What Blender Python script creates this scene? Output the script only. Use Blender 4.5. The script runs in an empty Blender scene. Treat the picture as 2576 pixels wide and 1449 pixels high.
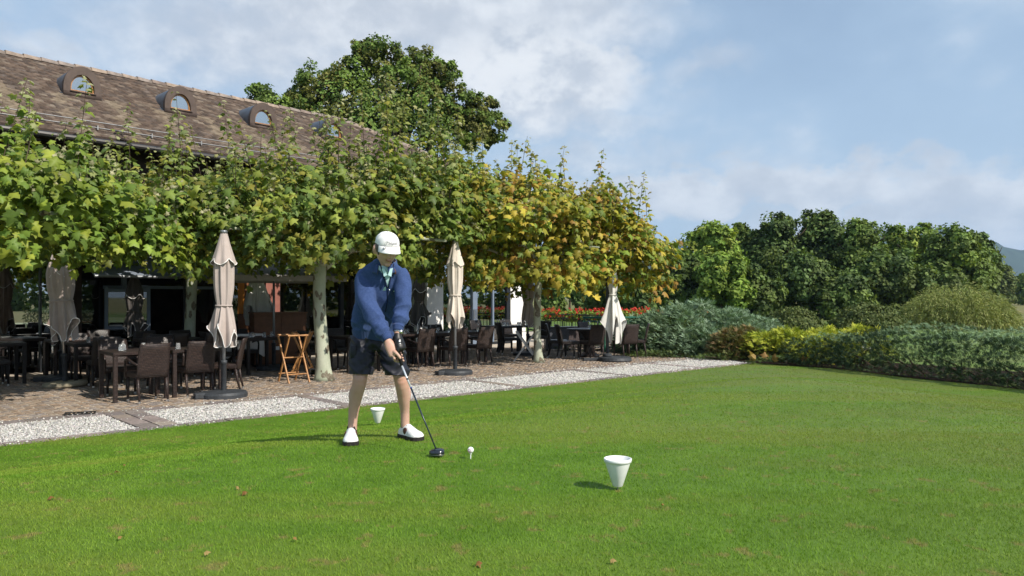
import bpy, bmesh, math, random
import numpy as np
from mathutils import Vector, Matrix

random.seed(7)
RNG = np.random.default_rng(11)
SC = bpy.context.scene
COL = SC.collection

# ------------------------------------------------------------------ camera
EYE, FPX, HOR = 1.57, 1930.0, 748.0      # eye height, focal length and horizon row (2576 px wide frame)
cam_d = bpy.data.cameras.new('camera')
cam_d.sensor_width = 36.0
cam_d.lens = FPX / 2576.0 * 36.0
cam_d.shift_y = (HOR - 724.5) / 2576.0
cam_d.clip_start, cam_d.clip_end = 0.1, 20000.0
cam = bpy.data.objects.new('camera', cam_d)
COL.objects.link(cam)
cam.location = (0, 0, EYE)
cam.rotation_euler = (math.radians(90), 0, 0)
SC.camera = cam

# ------------------------------------------------------------------ sun and exposure
SUN_EL = math.radians(41)
SUN_AZ = math.atan2(0.78, -0.62)         # clockwise from +Y
sun_d = bpy.data.lights.new('sun', 'SUN')
sun_d.energy = 4.6
sun_d.angle = math.radians(0.53)
sun_d.color = (1.0, 0.93, 0.82)
sun = bpy.data.objects.new('sun', sun_d)
COL.objects.link(sun)
sdir = Vector((math.sin(SUN_AZ) * math.cos(SUN_EL), math.cos(SUN_AZ) * math.cos(SUN_EL), math.sin(SUN_EL)))
sun.rotation_euler = (-sdir).to_track_quat('-Z', 'Y').to_euler()
sun.location = (20, -20, 30)
SC.view_settings.view_transform = 'Standard'
SC.view_settings.look = 'None'
SC.view_settings.exposure = 0.42
SC.view_settings.gamma = 1.0
SC.view_settings.use_curve_mapping = False
SC.cycles.use_denoising = True
SC.cycles.max_bounces = 7
SC.cycles.transparent_max_bounces = 8
SC.cycles.volume_bounces = 0
SC.cycles.sample_clamp_indirect = 6.0

# ------------------------------------------------------------------ node helpers
class NT:
    def __init__(self, tree):
        self.t = tree; self.n = tree.nodes; self.l = tree.links
    def new(self, kind, **kw):
        nd = self.n.new(kind)
        for k, v in kw.items():
            if k.startswith('i_'):
                key = k[2:]
                nd.inputs[int(key) if key.isdigit() else key].default_value = v
            else:
                setattr(nd, k, v)
        return nd
    def link(self, a, b):
        self.l.new(a, b)
    def math(self, op, a, b=None, c=None, clamp=False):
        nd = self.n.new('ShaderNodeMath'); nd.operation = op; nd.use_clamp = clamp
        for i, v in enumerate((a, b, c)):
            if v is None: continue
            if isinstance(v, (int, float)): nd.inputs[i].default_value = v
            else: self.l.new(v, nd.inputs[i])
        return nd.outputs[0]
    def mix(self, fac, a, b, mode='MIX'):
        nd = self.n.new('ShaderNodeMix'); nd.data_type = 'RGBA'; nd.blend_type = mode
        for s, v in ((nd.inputs[0], fac), (nd.inputs[6], a), (nd.inputs[7], b)):
            if isinstance(v, (int, float)): s.default_value = v
            elif isinstance(v, (tuple, list)): s.default_value = (v[0], v[1], v[2], 1)
            else: self.l.new(v, s)
        return nd.outputs[2]
    def noise(self, vec, scale, detail=3.0, rough=0.55, w=None):
        nd = self.n.new('ShaderNodeTexNoise')
        nd.inputs['Scale'].default_value = scale; nd.inputs['Detail'].default_value = detail
        nd.inputs['Roughness'].default_value = rough
        if vec is not None: self.l.new(vec, nd.inputs['Vector'])
        return nd.outputs['Fac']
    def ramp(self, fac, stops):
        nd = self.n.new('ShaderNodeValToRGB')
        el = nd.color_ramp.elements
        while len(el) < len(stops): el.new(0.5)
        for e, (p, c) in zip(el, stops):
            e.position = p
            e.color = (c, c, c, 1) if isinstance(c, (int, float)) else (c[0], c[1], c[2], 1)
        self.l.new(fac, nd.inputs[0])
        return nd.outputs[0]
    def smooth(self, v, lo, hi):
        nd = self.n.new('ShaderNodeMapRange'); nd.interpolation_type = 'SMOOTHSTEP'
        self.l.new(v, nd.inputs[0]); nd.inputs[1].default_value = lo; nd.inputs[2].default_value = hi
        return nd.outputs[0]

# ------------------------------------------------------------------ sky
world = bpy.data.worlds.new('World'); SC.world = world; world.use_nodes = True
w = NT(world.node_tree); w.n.clear()
sky = w.new('ShaderNodeTexSky', sky_type='NISHITA', sun_disc=False)
sky.sun_elevation = SUN_EL; sky.sun_rotation = SUN_AZ
sky.altitude = 300; sky.air_density = 1.0; sky.dust_density = 1.6; sky.ozone_density = 1.4
tc = w.new('ShaderNodeTexCoord')
sep = w.new('ShaderNodeSeparateXYZ'); w.link(tc.outputs['Generated'], sep.inputs[0])
dx, dy, dz = sep.outputs
az = w.math('ARCTAN2', dx, dy)
el = w.math('ARCSINE', dz)
comb = w.new('ShaderNodeCombineXYZ')
w.link(az, comb.inputs[0]); w.link(w.math('MULTIPLY', el, 1.45), comb.inputs[1])
vec = comb.outputs[0]
n_big = w.noise(vec, 3.2, 6.0, 0.56)
n_mid = w.noise(vec, 9.0, 7.0, 0.6)
n_fine = w.noise(vec, 26.0, 6.0, 0.6)
def blob(a0, e0, sa, se, warp=0.12):
    a = w.math('DIVIDE', w.math('SUBTRACT', w.math('ADD', az, w.math('MULTIPLY', w.math('SUBTRACT', n_mid, 0.5), warp)), a0), sa)
    e = w.math('DIVIDE', w.math('SUBTRACT', w.math('ADD', el, w.math('MULTIPLY', w.math('SUBTRACT', n_mid, 0.5), warp * 1.3)), e0), se)
    d2 = w.math('ADD', w.math('MULTIPLY', a, a), w.math('MULTIPLY', e, e))
    return w.math('SUBTRACT', 1.0, d2)
def ang(u, v):
    x, z = (u - 1288) / FPX, (HOR - v) / FPX
    return math.atan2(x, 1), math.atan2(z, math.hypot(x, 1))
dens = w.math('MULTIPLY', w.math('SUBTRACT', n_big, 0.53), 2.2)
for (u, v, su, sv, k) in ((1330, 190, 330, 120, 1.25), (1090, 45, 680, 140, 0.75), (760, 120, 560, 150, 0.5),
                          (1400, 290, 330, 70, 0.45), (1900, 480, 620, 70, 0.8), (2430, 490, 260, 62, 0.9),
                          (1760, 185, 110, 50, 0.22), (1500, 400, 260, 60, 0.3), (130, 140, 200, 60, 0.35),
                          (2300, 560, 500, 50, 0.6)):
    a0, e0 = ang(u, v)
    b = blob(a0, e0, su / FPX, sv / FPX)
    dens = w.math('MAXIMUM', dens, w.math('MULTIPLY', b, k))
dens = w.math('ADD', dens, w.math('MULTIPLY', w.math('SUBTRACT', n_fine, 0.5), 0.35))
mask = w.smooth(dens, -0.15, 0.60)
# clouds are brighter where dense noise puffs face the sun, grey where thick and flat
puff = w.smooth(w.math('ADD', w.math('MULTIPLY', n_mid, 0.75), w.math('MULTIPLY', n_fine, 0.25)), 0.38, 0.66)
ccol = w.mix(puff, (4.6, 4.95, 5.5), (6.9, 7.1, 7.35))
_a, _e = ang(1330, 165)
core = w.math('MULTIPLY', w.smooth(blob(_a, _e, 300 / FPX, 105 / FPX, 0.2), -0.1, 0.9), w.smooth(n_mid, 0.36, 0.58))
ccol = w.mix(core, ccol, (7.3, 7.4, 7.5))
horizon_veil = w.math('MULTIPLY', w.smooth(el, 0.30, 0.0), 0.55)
skyc = w.mix(horizon_veil, sky.outputs[0], (3.95, 5.05, 6.5))
veil = w.math('ADD', w.math('MULTIPLY', w.smooth(n_big, 0.25, 0.75), 0.40), 0.38)
skyc = w.mix(veil, skyc, (4.0, 5.3, 6.7))
final = w.mix(w.math('MULTIPLY', mask, 0.86), skyc, ccol)
bg = w.new('ShaderNodeBackground'); bg.inputs[1].default_value = 0.1
w.link(final, bg.inputs[0])
wo = w.new('ShaderNodeOutputWorld'); w.link(bg.outputs[0], wo.inputs[0])

# ------------------------------------------------------------------ picture rays -> places
def P(u, v, D):
    return np.array([(u - 1288) / FPX * D, D, EYE - (v - HOR) / FPX * D])
def GP(u, v, z=0.0):
    D = (EYE - z) * FPX / (v - HOR)
    return np.array([(u - 1288) / FPX * D, D])

E1 = np.array([0.738, 0.675]); N1 = np.array([-0.675, 0.738])      # along / across the terrace edge
L0 = np.array([-5.4, 8.1])                                        # a point of the lawn edge
BD = np.array([0.687, 0.727]); BN = np.array([-0.727, 0.687])      # along / into the building
def sst(x, a, b):
    t = np.clip((x - a) / (b - a), 0, 1); return t * t * (3 - 2 * t)
HEDGE = np.array([[5.3, 19.5], [5.75, 18.1], [7.0, 16.6], [7.75, 14.6], [8.6, 12.8], [9.4, 10.6], [10.0, 8.0], [10.2, 5.0]])
def hedge_x(y):
    return np.interp(y, HEDGE[::-1, 1], HEDGE[::-1, 0])
def lawn_z(x, y):
    x = np.asarray(x, float); y = np.asarray(y, float)
    d = -((x - L0[0]) * N1[0] + (y - L0[1]) * N1[1])
    dh = (hedge_x(y) - x) * 0.85
    m = 0.40 * sst(d, 0.8, 4.6) * sst(dh, 0.6, 5.0)
    und = 0.008 * np.sin(x * 1.3 + y * 0.7) + 0.006 * np.sin(y * 1.9 - x * 0.6)
    return m + und * sst(d, 0.3, 2) + 0.012

# ------------------------------------------------------------------ mesh helpers
class MB:
    """collects shapes into one mesh"""
    def __init__(s): s.v = []; s.f = []; s.n = 0
    def add(s, verts, faces):
        verts = np.asarray(verts, float).reshape(-1, 3)
        s.v.append(verts); s.f += [tuple(int(i) + s.n for i in f) for f in faces]; s.n += len(verts)
        return s
    def box(s, c, size, rz=0.0, bevel=0.0, M=None):
        hx, hy, hz = np.array(size) / 2
        if bevel <= 0:
            v = np.array([[x, y, z] for z in (-hz, hz) for (x, y) in ((-hx, -hy), (hx, -hy), (hx, hy), (-hx, hy))])
            f = [(3, 2, 1, 0), (4, 5, 6, 7), (0, 1, 5, 4), (1, 2, 6, 5), (2, 3, 7, 6), (3, 0, 4, 7)]
        else:
            b = min(bevel, hx * .9, hy * .9, hz * .9)
            ring = lambda z, o: [[-hx + o, -hy + b, z], [-hx + b, -hy + o, z], [hx - b, -hy + o, z], [hx - o, -hy + b, z],
                                 [hx - o, hy - b, z], [hx - b, hy - o, z], [-hx + b, hy - o, z], [-hx + o, hy - b, z]]
            v = np.array(ring(-hz, b) + ring(-hz + b, 0) + ring(hz - b, 0) + ring(hz, b))
            f = [tuple(range(7, -1, -1)), tuple(range(24, 32))]
            for k in range(3):
                for i in range(8):
                    j = (i + 1) % 8
                    f.append((k * 8 + i, k * 8 + j, k * 8 + 8 + j, k * 8 + 8 + i))
        if rz:
            cs, sn = math.cos(rz), math.sin(rz)
            v = v @ np.array([[cs, sn, 0], [-sn, cs, 0], [0, 0, 1]])
        if M is not None: v = v @ np.asarray(M).T
        return s.add(v + np.array(c), f)
    def tube(s, path, rad, n=8, cap=True, squash=None, up=None, ribs=0, ribamp=0.0):
        path = np.asarray(path, float); m = len(path)
        rad = np.broadcast_to(np.asarray(rad, float), (m,)) if np.ndim(rad) < 2 else np.asarray(rad, float)
        tan = np.gradient(path, axis=0); tan /= np.linalg.norm(tan, axis=1)[:, None] + 1e-12
        ref = np.array(up if up is not None else (0, 0, 1.0))
        if up is None and abs(tan[0] @ ref) > .9: ref = np.array([1.0, 0, 0])
        a = np.cross(tan[0], ref); a /= np.linalg.norm(a)
        vs = []
        th = np.linspace(0, 2 * np.pi, n, endpoint=False)
        for i in range(m):
            a = a - (a @ tan[i]) * tan[i]; a /= np.linalg.norm(a) + 1e-12
            b = np.cross(tan[i], a)
            ra, rb = (rad[i], rad[i]) if rad.ndim == 1 else rad[i]
            k = 1 + ribamp * np.cos(ribs * th) if ribs else 1.0
            vs.append(path[i] + (np.cos(th) * ra * k)[:, None] * a + (np.sin(th) * rb * k)[:, None] * b)
        fs = [(i * n + j, i * n + (j + 1) % n, (i + 1) * n + (j + 1) % n, (i + 1) * n + j) for i in range(m - 1) for j in range(n)]
        if cap: fs += [tuple(range(n - 1, -1, -1)), tuple(range((m - 1) * n, m * n))]
        return s.add(np.concatenate(vs), fs)
    def lathe(s, prof, n=24, c=(0, 0, 0), caps=True):
        th = np.linspace(0, 2 * np.pi, n, endpoint=False)
        vs = np.concatenate([np.stack([r * np.cos(th), r * np.sin(th), np.full(n, z)], 1) for r, z in prof]) + np.array(c)
        m = len(prof)
        fs = [(i * n + j, i * n + (j + 1) % n, (i + 1) * n + (j + 1) % n, (i + 1) * n + j) for i in range(m - 1) for j in range(n)]
        if caps: fs += [tuple(range(n - 1, -1, -1)), tuple(range((m - 1) * n, m * n))]
        return s.add(vs, fs)
    def rings(s, rs, cap=True, closed=True):
        rs = [np.asarray(r, float) for r in rs]; n = len(rs[0]); m = len(rs)
        fs = [(i * n + j, i * n + (j + 1) % n, (i + 1) * n + (j + 1) % n, (i + 1) * n + j)
              for i in range(m - 1) for j in range(n if closed else n - 1)]
        if cap: fs += [tuple(range(n - 1, -1, -1)), tuple(range((m - 1) * n, m * n))]
        return s.add(np.concatenate(rs), fs)
    def ball(s, c, r, nu=16, nv=10, M=None):
        r = np.broadcast_to(np.asarray(r, float), (3,))
        v = [[0, 0, 1]]
        for i in range(1, nv):
            p = math.pi * i / nv
            for j in range(nu):
                q = 2 * math.pi * j / nu
                v.append([math.sin(p) * math.cos(q), math.sin(p) * math.sin(q), math.cos(p)])
        v.append([0, 0, -1]); v = np.array(v) * r
        if M is not None: v = v @ np.asarray(M).T
        f = [(0, 1 + j, 1 + (j + 1) % nu) for j in range(nu)]
        for i in range(nv - 2):
            for j in range(nu):
                a = 1 + i * nu + j; b = 1 + i * nu + (j + 1) % nu
                f.append((a, a + nu, b + nu, b))
        last = len(v) - 1; o = 1 + (nv - 2) * nu
        f += [(last, o + (j + 1) % nu, o + j) for j in range(nu)]
        return s.add(v + np.array(c), f)
    def mesh(s, name, smooth=False):
        me = bpy.data.meshes.new(name)
        v = np.concatenate(s.v) if s.v else np.zeros((0, 3))
        me.from_pydata(v.tolist(), [], s.f)
        if smooth: me.shade_smooth()
        me.update(); return me
    def build(s, name, mat=None, parent=None, smooth=False, **kw):
        return obj(name, s.mesh(name, smooth), mat, parent, **kw)

def obj(name, me, mat=None, parent=None, loc=None, rz=None, **props):
    o = bpy.data.objects.new(name, me); COL.objects.link(o)
    if mat is not None and me is not None and not me.materials: me.materials.append(mat)
    if parent is not None: o.parent = parent
    if loc is not None: o.location = loc
    if rz is not None: o.rotation_euler = (0, 0, rz)
    for k, v in props.items(): o[k] = v
    return o
def thing(name, label, category, loc=(0, 0, 0), rz=0.0, group=None):
    o = bpy.data.objects.new(name, None); COL.objects.link(o)
    o.empty_display_size = 0.1
    o.location = [float(x) for x in loc]; o.rotation_euler = (0, 0, rz)
    return tag(o, label, category, group)
def tag(o, label, category, group=None):
    o['label'] = label; o['category'] = category
    if group: o['group'] = group
    return o
def dup(root, loc, rz, label=None, group=None):
    r = root.copy(); COL.objects.link(r)
    r.location = [float(x) for x in loc]; r.rotation_euler = (0, 0, rz)
    if label: r['label'] = label
    if group: r['group'] = group
    for ch in list(root.children):
        c = ch.copy(); COL.objects.link(c); c.parent = r
        for g in ch.children:
            d = g.copy(); COL.objects.link(d); d.parent = c
    return r
def fast_mesh(name, V, F, col=None, smooth=False):
    """V (n,3), F (m,3) triangles, col (n,3) colours"""
    V = np.ascontiguousarray(V, np.float32); F = np.ascontiguousarray(F, np.int32)
    me = bpy.data.meshes.new(name)
    me.vertices.add(len(V)); me.vertices.foreach_set('co', V.ravel())
    k = F.shape[1]
    me.loops.add(F.size); me.loops.foreach_set('vertex_index', F.ravel())
    me.polygons.add(len(F))
    me.polygons.foreach_set('loop_start', np.arange(0, F.size, k, dtype=np.int32))
    if smooth: me.polygons.foreach_set('use_smooth', np.ones(len(F), bool))
    me.update(calc_edges=True)
    if col is not None:
        at = me.attributes.new('col', 'FLOAT_COLOR', 'POINT')
        at.data.foreach_set('color', np.concatenate([col, np.ones((len(col), 1))], 1).astype(np.float32).ravel())
    return me
def scatter(TV, TF, pos, R, scale, col=None, shade=None):
    """copies of one template: TV (k,3), TF (f,c); pos (n,3); R (n,3,3) columns = axes; scale (n,) or (n,3)"""
    n, k = len(pos), len(TV)
    sc = scale[:, None] if np.ndim(scale) == 1 else scale
    V = TV[None] * (sc[:, None, :] if np.ndim(scale) == 2 else sc[:, :, None])
    V = np.einsum('nij,nkj->nki', R, V) + pos[:, None, :]
    F = TF[None] + (np.arange(n) * k)[:, None, None]
    C = None
    if col is not None:
        C = np.repeat(col[:, None, :], k, 1)
        if shade is not None: C = C * shade[None, :, None]
        C = C.reshape(-1, 3)
    return V.reshape(-1, 3), F.reshape(-1, TF.shape[1]), C
def unit(a): return a / (np.linalg.norm(a, axis=-1, keepdims=True) + 1e-9)
def frames(nrm, d):
    z = unit(nrm); y = unit(d - (d * z).sum(-1, keepdims=True) * z); x = np.cross(y, z)
    return np.stack([x, y, z], -1)
def rvec(n, rng=RNG): return unit(rng.normal(size=(n, 3)))

# ------------------------------------------------------------------ materials
def mat(name, base, rough=0.6, spec=0.3, metal=0.0, noise=None, bump=None, coat=0.0, coord='Object', sheen=0.0):
    m = bpy.data.materials.new(name); m.use_nodes = True
    t = NT(m.node_tree); p = t.n['Principled BSDF']
    p.inputs['Roughness'].default_value = rough
    p.inputs['Specular IOR Level'].default_value = spec
    p.inputs['Metallic'].default_value = metal
    p.inputs['Coat Weight'].default_value = coat
    p.inputs['Sheen Weight'].default_value = sheen
    p.inputs['Base Color'].default_value = (*base, 1)
    if noise or bump:
        c = t.new('ShaderNodeTexCoord').outputs[coord]
    if noise:
        sc_, amt = noise[0], noise[1]
        other = noise[2] if len(noise) > 2 else tuple(x * (1 - amt) for x in base)
        f = t.noise(c, sc_, 5.0, 0.6)
        t.link(t.mix(t.smooth(f, 0.32, 0.68), base, other), p.inputs['Base Color'])
    if bump:
        bn = t.new('ShaderNodeBump', i_Strength=bump[1]); bn.inputs['Distance'].default_value = bump[2] if len(bump) > 2 else 0.01
        t.link(t.noise(c, bump[0], 4.0, 0.6), bn.inputs['Height']); t.link(bn.outputs[0], p.inputs['Normal'])
    return m
def leaf_mat(name, trans=0.35, rough=0.5, spec=0.25):
    m = bpy.data.materials.new(name); m.use_nodes = True
    t = NT(m.node_tree); p = t.n['Principled BSDF']; out = t.n['Material Output']
    a = t.new('ShaderNodeAttribute', attribute_name='col')
    geo = t.new('ShaderNodeNewGeometry')
    n = t.noise(geo.outputs['Position'], 2.3, 2.0)
    c = t.mix(t.math('MULTIPLY', t.smooth(n, 0.3, 0.7), 0.35), a.outputs['Color'], t.mix(1.0, a.outputs['Color'], (0.62, 0.72, 0.5), 'MULTIPLY'))
    t.link(c, p.inputs['Base Color'])
    p.inputs['Roughness'].default_value = rough; p.inputs['Specular IOR Level'].default_value = spec
    tr = t.new('ShaderNodeBsdfTranslucent'); t.link(t.mix(1.0, c, (1.0, 1.0, 0.45), 'MULTIPLY'), tr.inputs[0])
    mx = t.new('ShaderNodeMixShader'); mx.inputs[0].default_value = trans
    t.link(p.outputs[0], mx.inputs[1]); t.link(tr.outputs[0], mx.inputs[2]); t.link(mx.outputs[0], out.inputs[0])
    return m
def attr_mat(name, rough=0.8, spec=0.2, noise=(30, 0.25), bump=None):
    m = bpy.data.materials.new(name); m.use_nodes = True
    t = NT(m.node_tree); p = t.n['Principled BSDF']
    a = t.new('ShaderNodeAttribute', attribute_name='col')
    geo = t.new('ShaderNodeNewGeometry').outputs['Position']
    f = t.smooth(t.noise(geo, noise[0], 4.0), 0.3, 0.7)
    k = 1 - noise[1]
    t.link(t.mix(f, a.outputs['Color'], t.mix(1.0, a.outputs['Color'], (k, k, k), 'MULTIPLY')), p.inputs['Base Color'])
    p.inputs['Roughness'].default_value = rough; p.inputs['Specular IOR Level'].default_value = spec
    if bump:
        bn = t.new('ShaderNodeBump', i_Strength=bump[1]); bn.inputs['Distance'].default_value = 0.01
        t.link(t.noise(geo, bump[0], 3.0), bn.inputs['Height']); t.link(bn.outputs[0], p.inputs['Normal'])
    return m
def wicker_mat(name, a, b, w_=0.036, h_=0.017):
    m = bpy.data.materials.new(name); m.use_nodes = True
    t = NT(m.node_tree); p = t.n['Principled BSDF']
    s = t.new('ShaderNodeSeparateXYZ'); t.link(t.new('ShaderNodeTexCoord').outputs['Object'], s.inputs[0])
    c = t.new('ShaderNodeCombineXYZ'); t.link(t.math('ADD', s.outputs[0], s.outputs[1]), c.inputs[0]); t.link(t.math('ADD', s.outputs[2], t.math('MULTIPLY', s.outputs[1], .6)), c.inputs[1])
    br = t.new('ShaderNodeTexBrick'); t.link(c.outputs[0], br.inputs['Vector'])
    br.inputs['Scale'].default_value = 1.0; br.inputs['Brick Width'].default_value = w_; br.inputs['Row Height'].default_value = h_
    br.inputs['Mortar Size'].default_value = h_ * 0.16; br.inputs['Mortar Smooth'].default_value = 0.6
    br.inputs['Color1'].default_value = (*a, 1); br.inputs['Color2'].default_value = (*b, 1); br.inputs['Mortar'].default_value = (a[0] * .15, a[1] * .15, a[2] * .15, 1)
    t.link(br.outputs[0], p.inputs['Base Color'])
    bn = t.new('ShaderNodeBump', i_Strength=0.9); bn.inputs['Distance'].default_value = 0.004; bn.invert = True
    t.link(br.outputs['Fac'], bn.inputs['Height']); t.link(bn.outputs[0], p.inputs['Normal'])
    p.inputs['Roughness'].default_value = 0.42; p.inputs['Specular IOR Level'].default_value = 0.45
    return m
def glass_mat(name, refl=0.35, tint=(0.30, 0.33, 0.33)):
    m = bpy.data.materials.new(name); m.use_nodes = True
    t = NT(m.node_tree); t.n.remove(t.n['Principled BSDF']); out = t.n['Material Output']
    tr = t.new('ShaderNodeBsdfTransparent'); tr.inputs[0].default_value = (*tint, 1)
    gl = t.new('ShaderNodeBsdfGlossy'); gl.inputs['Roughness'].default_value = 0.003; gl.inputs[0].default_value = (0.86, 0.9, 0.9, 1)
    lw = t.new('ShaderNodeLayerWeight'); lw.inputs[0].default_value = 0.35
    f = t.math('ADD', t.math('MULTIPLY', lw.outputs['Fresnel'], 0.6), refl, clamp=True)
    mx = t.new('ShaderNodeMixShader'); t.link(f, mx.inputs[0]); t.link(tr.outputs[0], mx.inputs[1]); t.link(gl.outputs[0], mx.inputs[2])
    t.link(mx.outputs[0], out.inputs[0])
    return m

M = {}
M['leaf'] = leaf_mat('plane_leaf', 0.38)
M['foliage'] = leaf_mat('foliage', 0.25, 0.6, 0.15)
M['needle'] = leaf_mat('needle', 0.15, 0.6, 0.2)
M['petal'] = leaf_mat('petal', 0.3, 0.5, 0.2)
M['bark'] = mat('oak_bark', (0.10, 0.075, 0.055), 0.9, 0.1, noise=(14, 0.5), bump=(20, 0.8, 0.03))
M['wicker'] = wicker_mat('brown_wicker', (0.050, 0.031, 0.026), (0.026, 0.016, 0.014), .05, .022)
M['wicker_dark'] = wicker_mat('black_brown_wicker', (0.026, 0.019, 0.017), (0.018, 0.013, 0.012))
M['wicker_grey'] = wicker_mat('grey_wicker', (0.16, 0.165, 0.19), (0.12, 0.125, 0.145), 0.05, 0.025)
M['wicker_taupe'] = wicker_mat('taupe_wicker', (0.13, 0.10, 0.10), (0.10, 0.078, 0.078), 0.03, 0.015)
M['alu'] = mat('brushed_aluminium', (0.72, 0.72, 0.72), 0.3, 0.5, 1.0)
M['pole'] = mat('grey_pole_paint', (0.22, 0.235, 0.25), 0.35, 0.5, 0.5)
M['pole_dark'] = mat('anthracite_paint', (0.045, 0.052, 0.06), 0.45, 0.4, noise=(8, 0.3))
M['base_plastic'] = mat('anthracite_plastic', (0.05, 0.055, 0.062), 0.55, 0.35, noise=(9, 0.35), bump=(60, 0.15, 0.003))
M['base_stone'] = mat('pale_concrete', (0.33, 0.29, 0.21), 0.9, 0.1, noise=(10, 0.3), bump=(40, 0.4, 0.01))
M['cloth_beige'] = mat('beige_canvas', (0.42, 0.355, 0.325), 0.85, 0.1, noise=(6, 0.10), bump=(240, 0.15, 0.002), sheen=0.2)
M['cloth_cream'] = mat('cream_canvas', (0.62, 0.55, 0.475), 0.85, 0.1, noise=(6, 0.10), bump=(240, 0.15, 0.002), sheen=0.2)
M['cloth_white'] = mat('white_canvas', (0.68, 0.665, 0.63), 0.85, 0.1, noise=(5, 0.10), bump=(240, 0.15, 0.002), sheen=0.2)
M['cloth_brown'] = mat('brown_canvas', (0.30, 0.225, 0.19), 0.85, 0.1, noise=(6, 0.12), bump=(240, 0.15, 0.002), sheen=0.2)
M['cloth_dark'] = mat('charcoal_canvas', (0.10, 0.09, 0.085), 0.85, 0.1, noise=(6, 0.2), bump=(240, 0.15, 0.002), sheen=0.2)
M['cloth_blue'] = mat('blue_grey_canvas', (0.17, 0.20, 0.25), 0.8, 0.15, noise=(3, 0.12))
M['piping'] = mat('white_piping', (0.78, 0.76, 0.74), 0.7, 0.2)
M['wood_orange'] = mat('varnished_wood', (0.46, 0.22, 0.075), 0.35, 0.4, noise=(16, 0.35), bump=(40, 0.2, 0.004), coat=0.3)
M['wood_panel'] = mat('brown_panel', (0.17, 0.072, 0.032), 0.5, 0.3, noise=(9, 0.25), bump=(50, 0.2, 0.004))
M['wood_dark'] = mat('dark_stained_wood', (0.05, 0.033, 0.026), 0.7, 0.2, noise=(7, 0.4), bump=(30, 0.3, 0.006))
M['stucco'] = mat('white_stucco', (0.80, 0.79, 0.765), 0.9, 0.1, noise=(5, 0.06), bump=(90, 0.25, 0.004))
M['stucco_red'] = mat('red_stucco', (0.30, 0.125, 0.10), 0.9, 0.1, noise=(5, 0.2), bump=(60, 0.3, 0.004))
M['frame_dark'] = mat('dark_window_frame', (0.018, 0.021, 0.026), 0.4, 0.4, noise=(4, 0.2))
M['frame_blue'] = mat('blue_grey_window_frame', (0.17, 0.215, 0.29), 0.35, 0.5, noise=(4, 0.1))
M['glass_dark'] = glass_mat('dark_window_glass', 0.10, (0.22, 0.24, 0.23))
M['glass_mirror'] = glass_mat('coated_window_glass', 0.50, (0.22, 0.24, 0.24))
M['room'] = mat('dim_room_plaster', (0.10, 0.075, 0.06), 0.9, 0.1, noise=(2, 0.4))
M['zinc'] = mat('weathered_zinc', (0.13, 0.15, 0.18), 0.45, 0.5, 0.6, noise=(5, 0.3))
M['copper'] = mat('brown_sheet_metal', (0.095, 0.068, 0.056), 0.6, 0.35, 0.2, noise=(6, 0.25))
M['gutter'] = mat('dark_gutter', (0.03, 0.028, 0.028), 0.4, 0.5, 0.4)
M['steel'] = mat('galvanised_steel', (0.36, 0.36, 0.36), 0.45, 0.5, 0.8, noise=(20, 0.2))
M['green_paint'] = mat('green_railing_paint', (0.015, 0.13, 0.085), 0.35, 0.5)
M['green_dark'] = mat('dark_green_railing_paint', (0.012, 0.028, 0.024), 0.45, 0.4)
M['white_plastic'] = mat('white_plastic', (0.80, 0.81, 0.80), 0.4, 0.4, noise=(25, 0.06))
M['cobble'] = attr_mat('porphyry_cobble', 0.75, 0.3, (45, 0.3), (60, 0.3))
M['slab'] = attr_mat('porphyry_slab', 0.75, 0.25, (18, 0.35), (40, 0.3))
M['tile'] = attr_mat('clay_roof_tile', 0.85, 0.15, (7, 0.4), (30, 0.3))
M['pebble'] = attr_mat('white_gravel', 0.85, 0.15, (70, 0.15))
def glassware():
    m = bpy.data.materials.new('clear_glassware'); m.use_nodes = True
    p = m.node_tree.nodes['Principled BSDF']
    p.inputs['Transmission Weight'].default_value = 0.85; p.inputs['Roughness'].default_value = 0.06
    p.inputs['Base Color'].default_value = (0.93, 0.96, 0.97, 1); p.inputs['IOR'].default_value = 1.25
    return m
M['glassware'] = glassware()
# ------------------------------------------------------------------ ground, lawn, mountain
def ground_material():
    m = bpy.data.materials.new('meadow'); m.use_nodes = True
    t = NT(m.node_tree); p = t.n['Principled BSDF']
    g = t.new('ShaderNodeNewGeometry').outputs['Position']
    s = t.new('ShaderNodeSeparateXYZ'); t.link(g, s.inputs[0])
    a = t.noise(g, 0.05, 5.0); b = t.noise(g, 0.9, 4.0)
    c = t.mix(t.smooth(b, .35, .65), (0.075, 0.125, 0.028), (0.11, 0.165, 0.04))
    dry = t.math('ADD', t.smooth(s.outputs[0], 14.0, 34.0), t.math('SUBTRACT', t.math('MULTIPLY', a, 1.2), 0.75), clamp=True)
    far = t.math('MULTIPLY', t.smooth(s.outputs[1], 95.0, 130.0), t.smooth(a, 0.35, 0.6))
    c = t.mix(t.math('MAXIMUM', dry, far), c, t.mix(b, (0.20, 0.165, 0.075), (0.15, 0.145, 0.06)))
    t.link(c, p.inputs['Base Color']); p.inputs['Roughness'].default_value = 0.95; p.inputs['Specular IOR Level'].default_value = 0.1
    return m
def grid_mesh(name, xs, ys, zf):
    X, Y = np.meshgrid(xs, ys); Z = zf(X, Y)
    nx, ny = len(xs), len(ys)
    i = np.arange((ny - 1) * nx).reshape(ny - 1, nx)[:, :-1].ravel()
    F = np.stack([i, i + 1, i + nx + 1, i + nx], 1)
    return fast_mesh(name, np.stack([X, Y, Z], -1).reshape(-1, 3), F, smooth=True)
gx = np.sinh(np.linspace(-7.2, 7.2, 121)) * 12.0
gy = np.sinh(np.linspace(-7.0, 7.2, 121)) * 12.0
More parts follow.
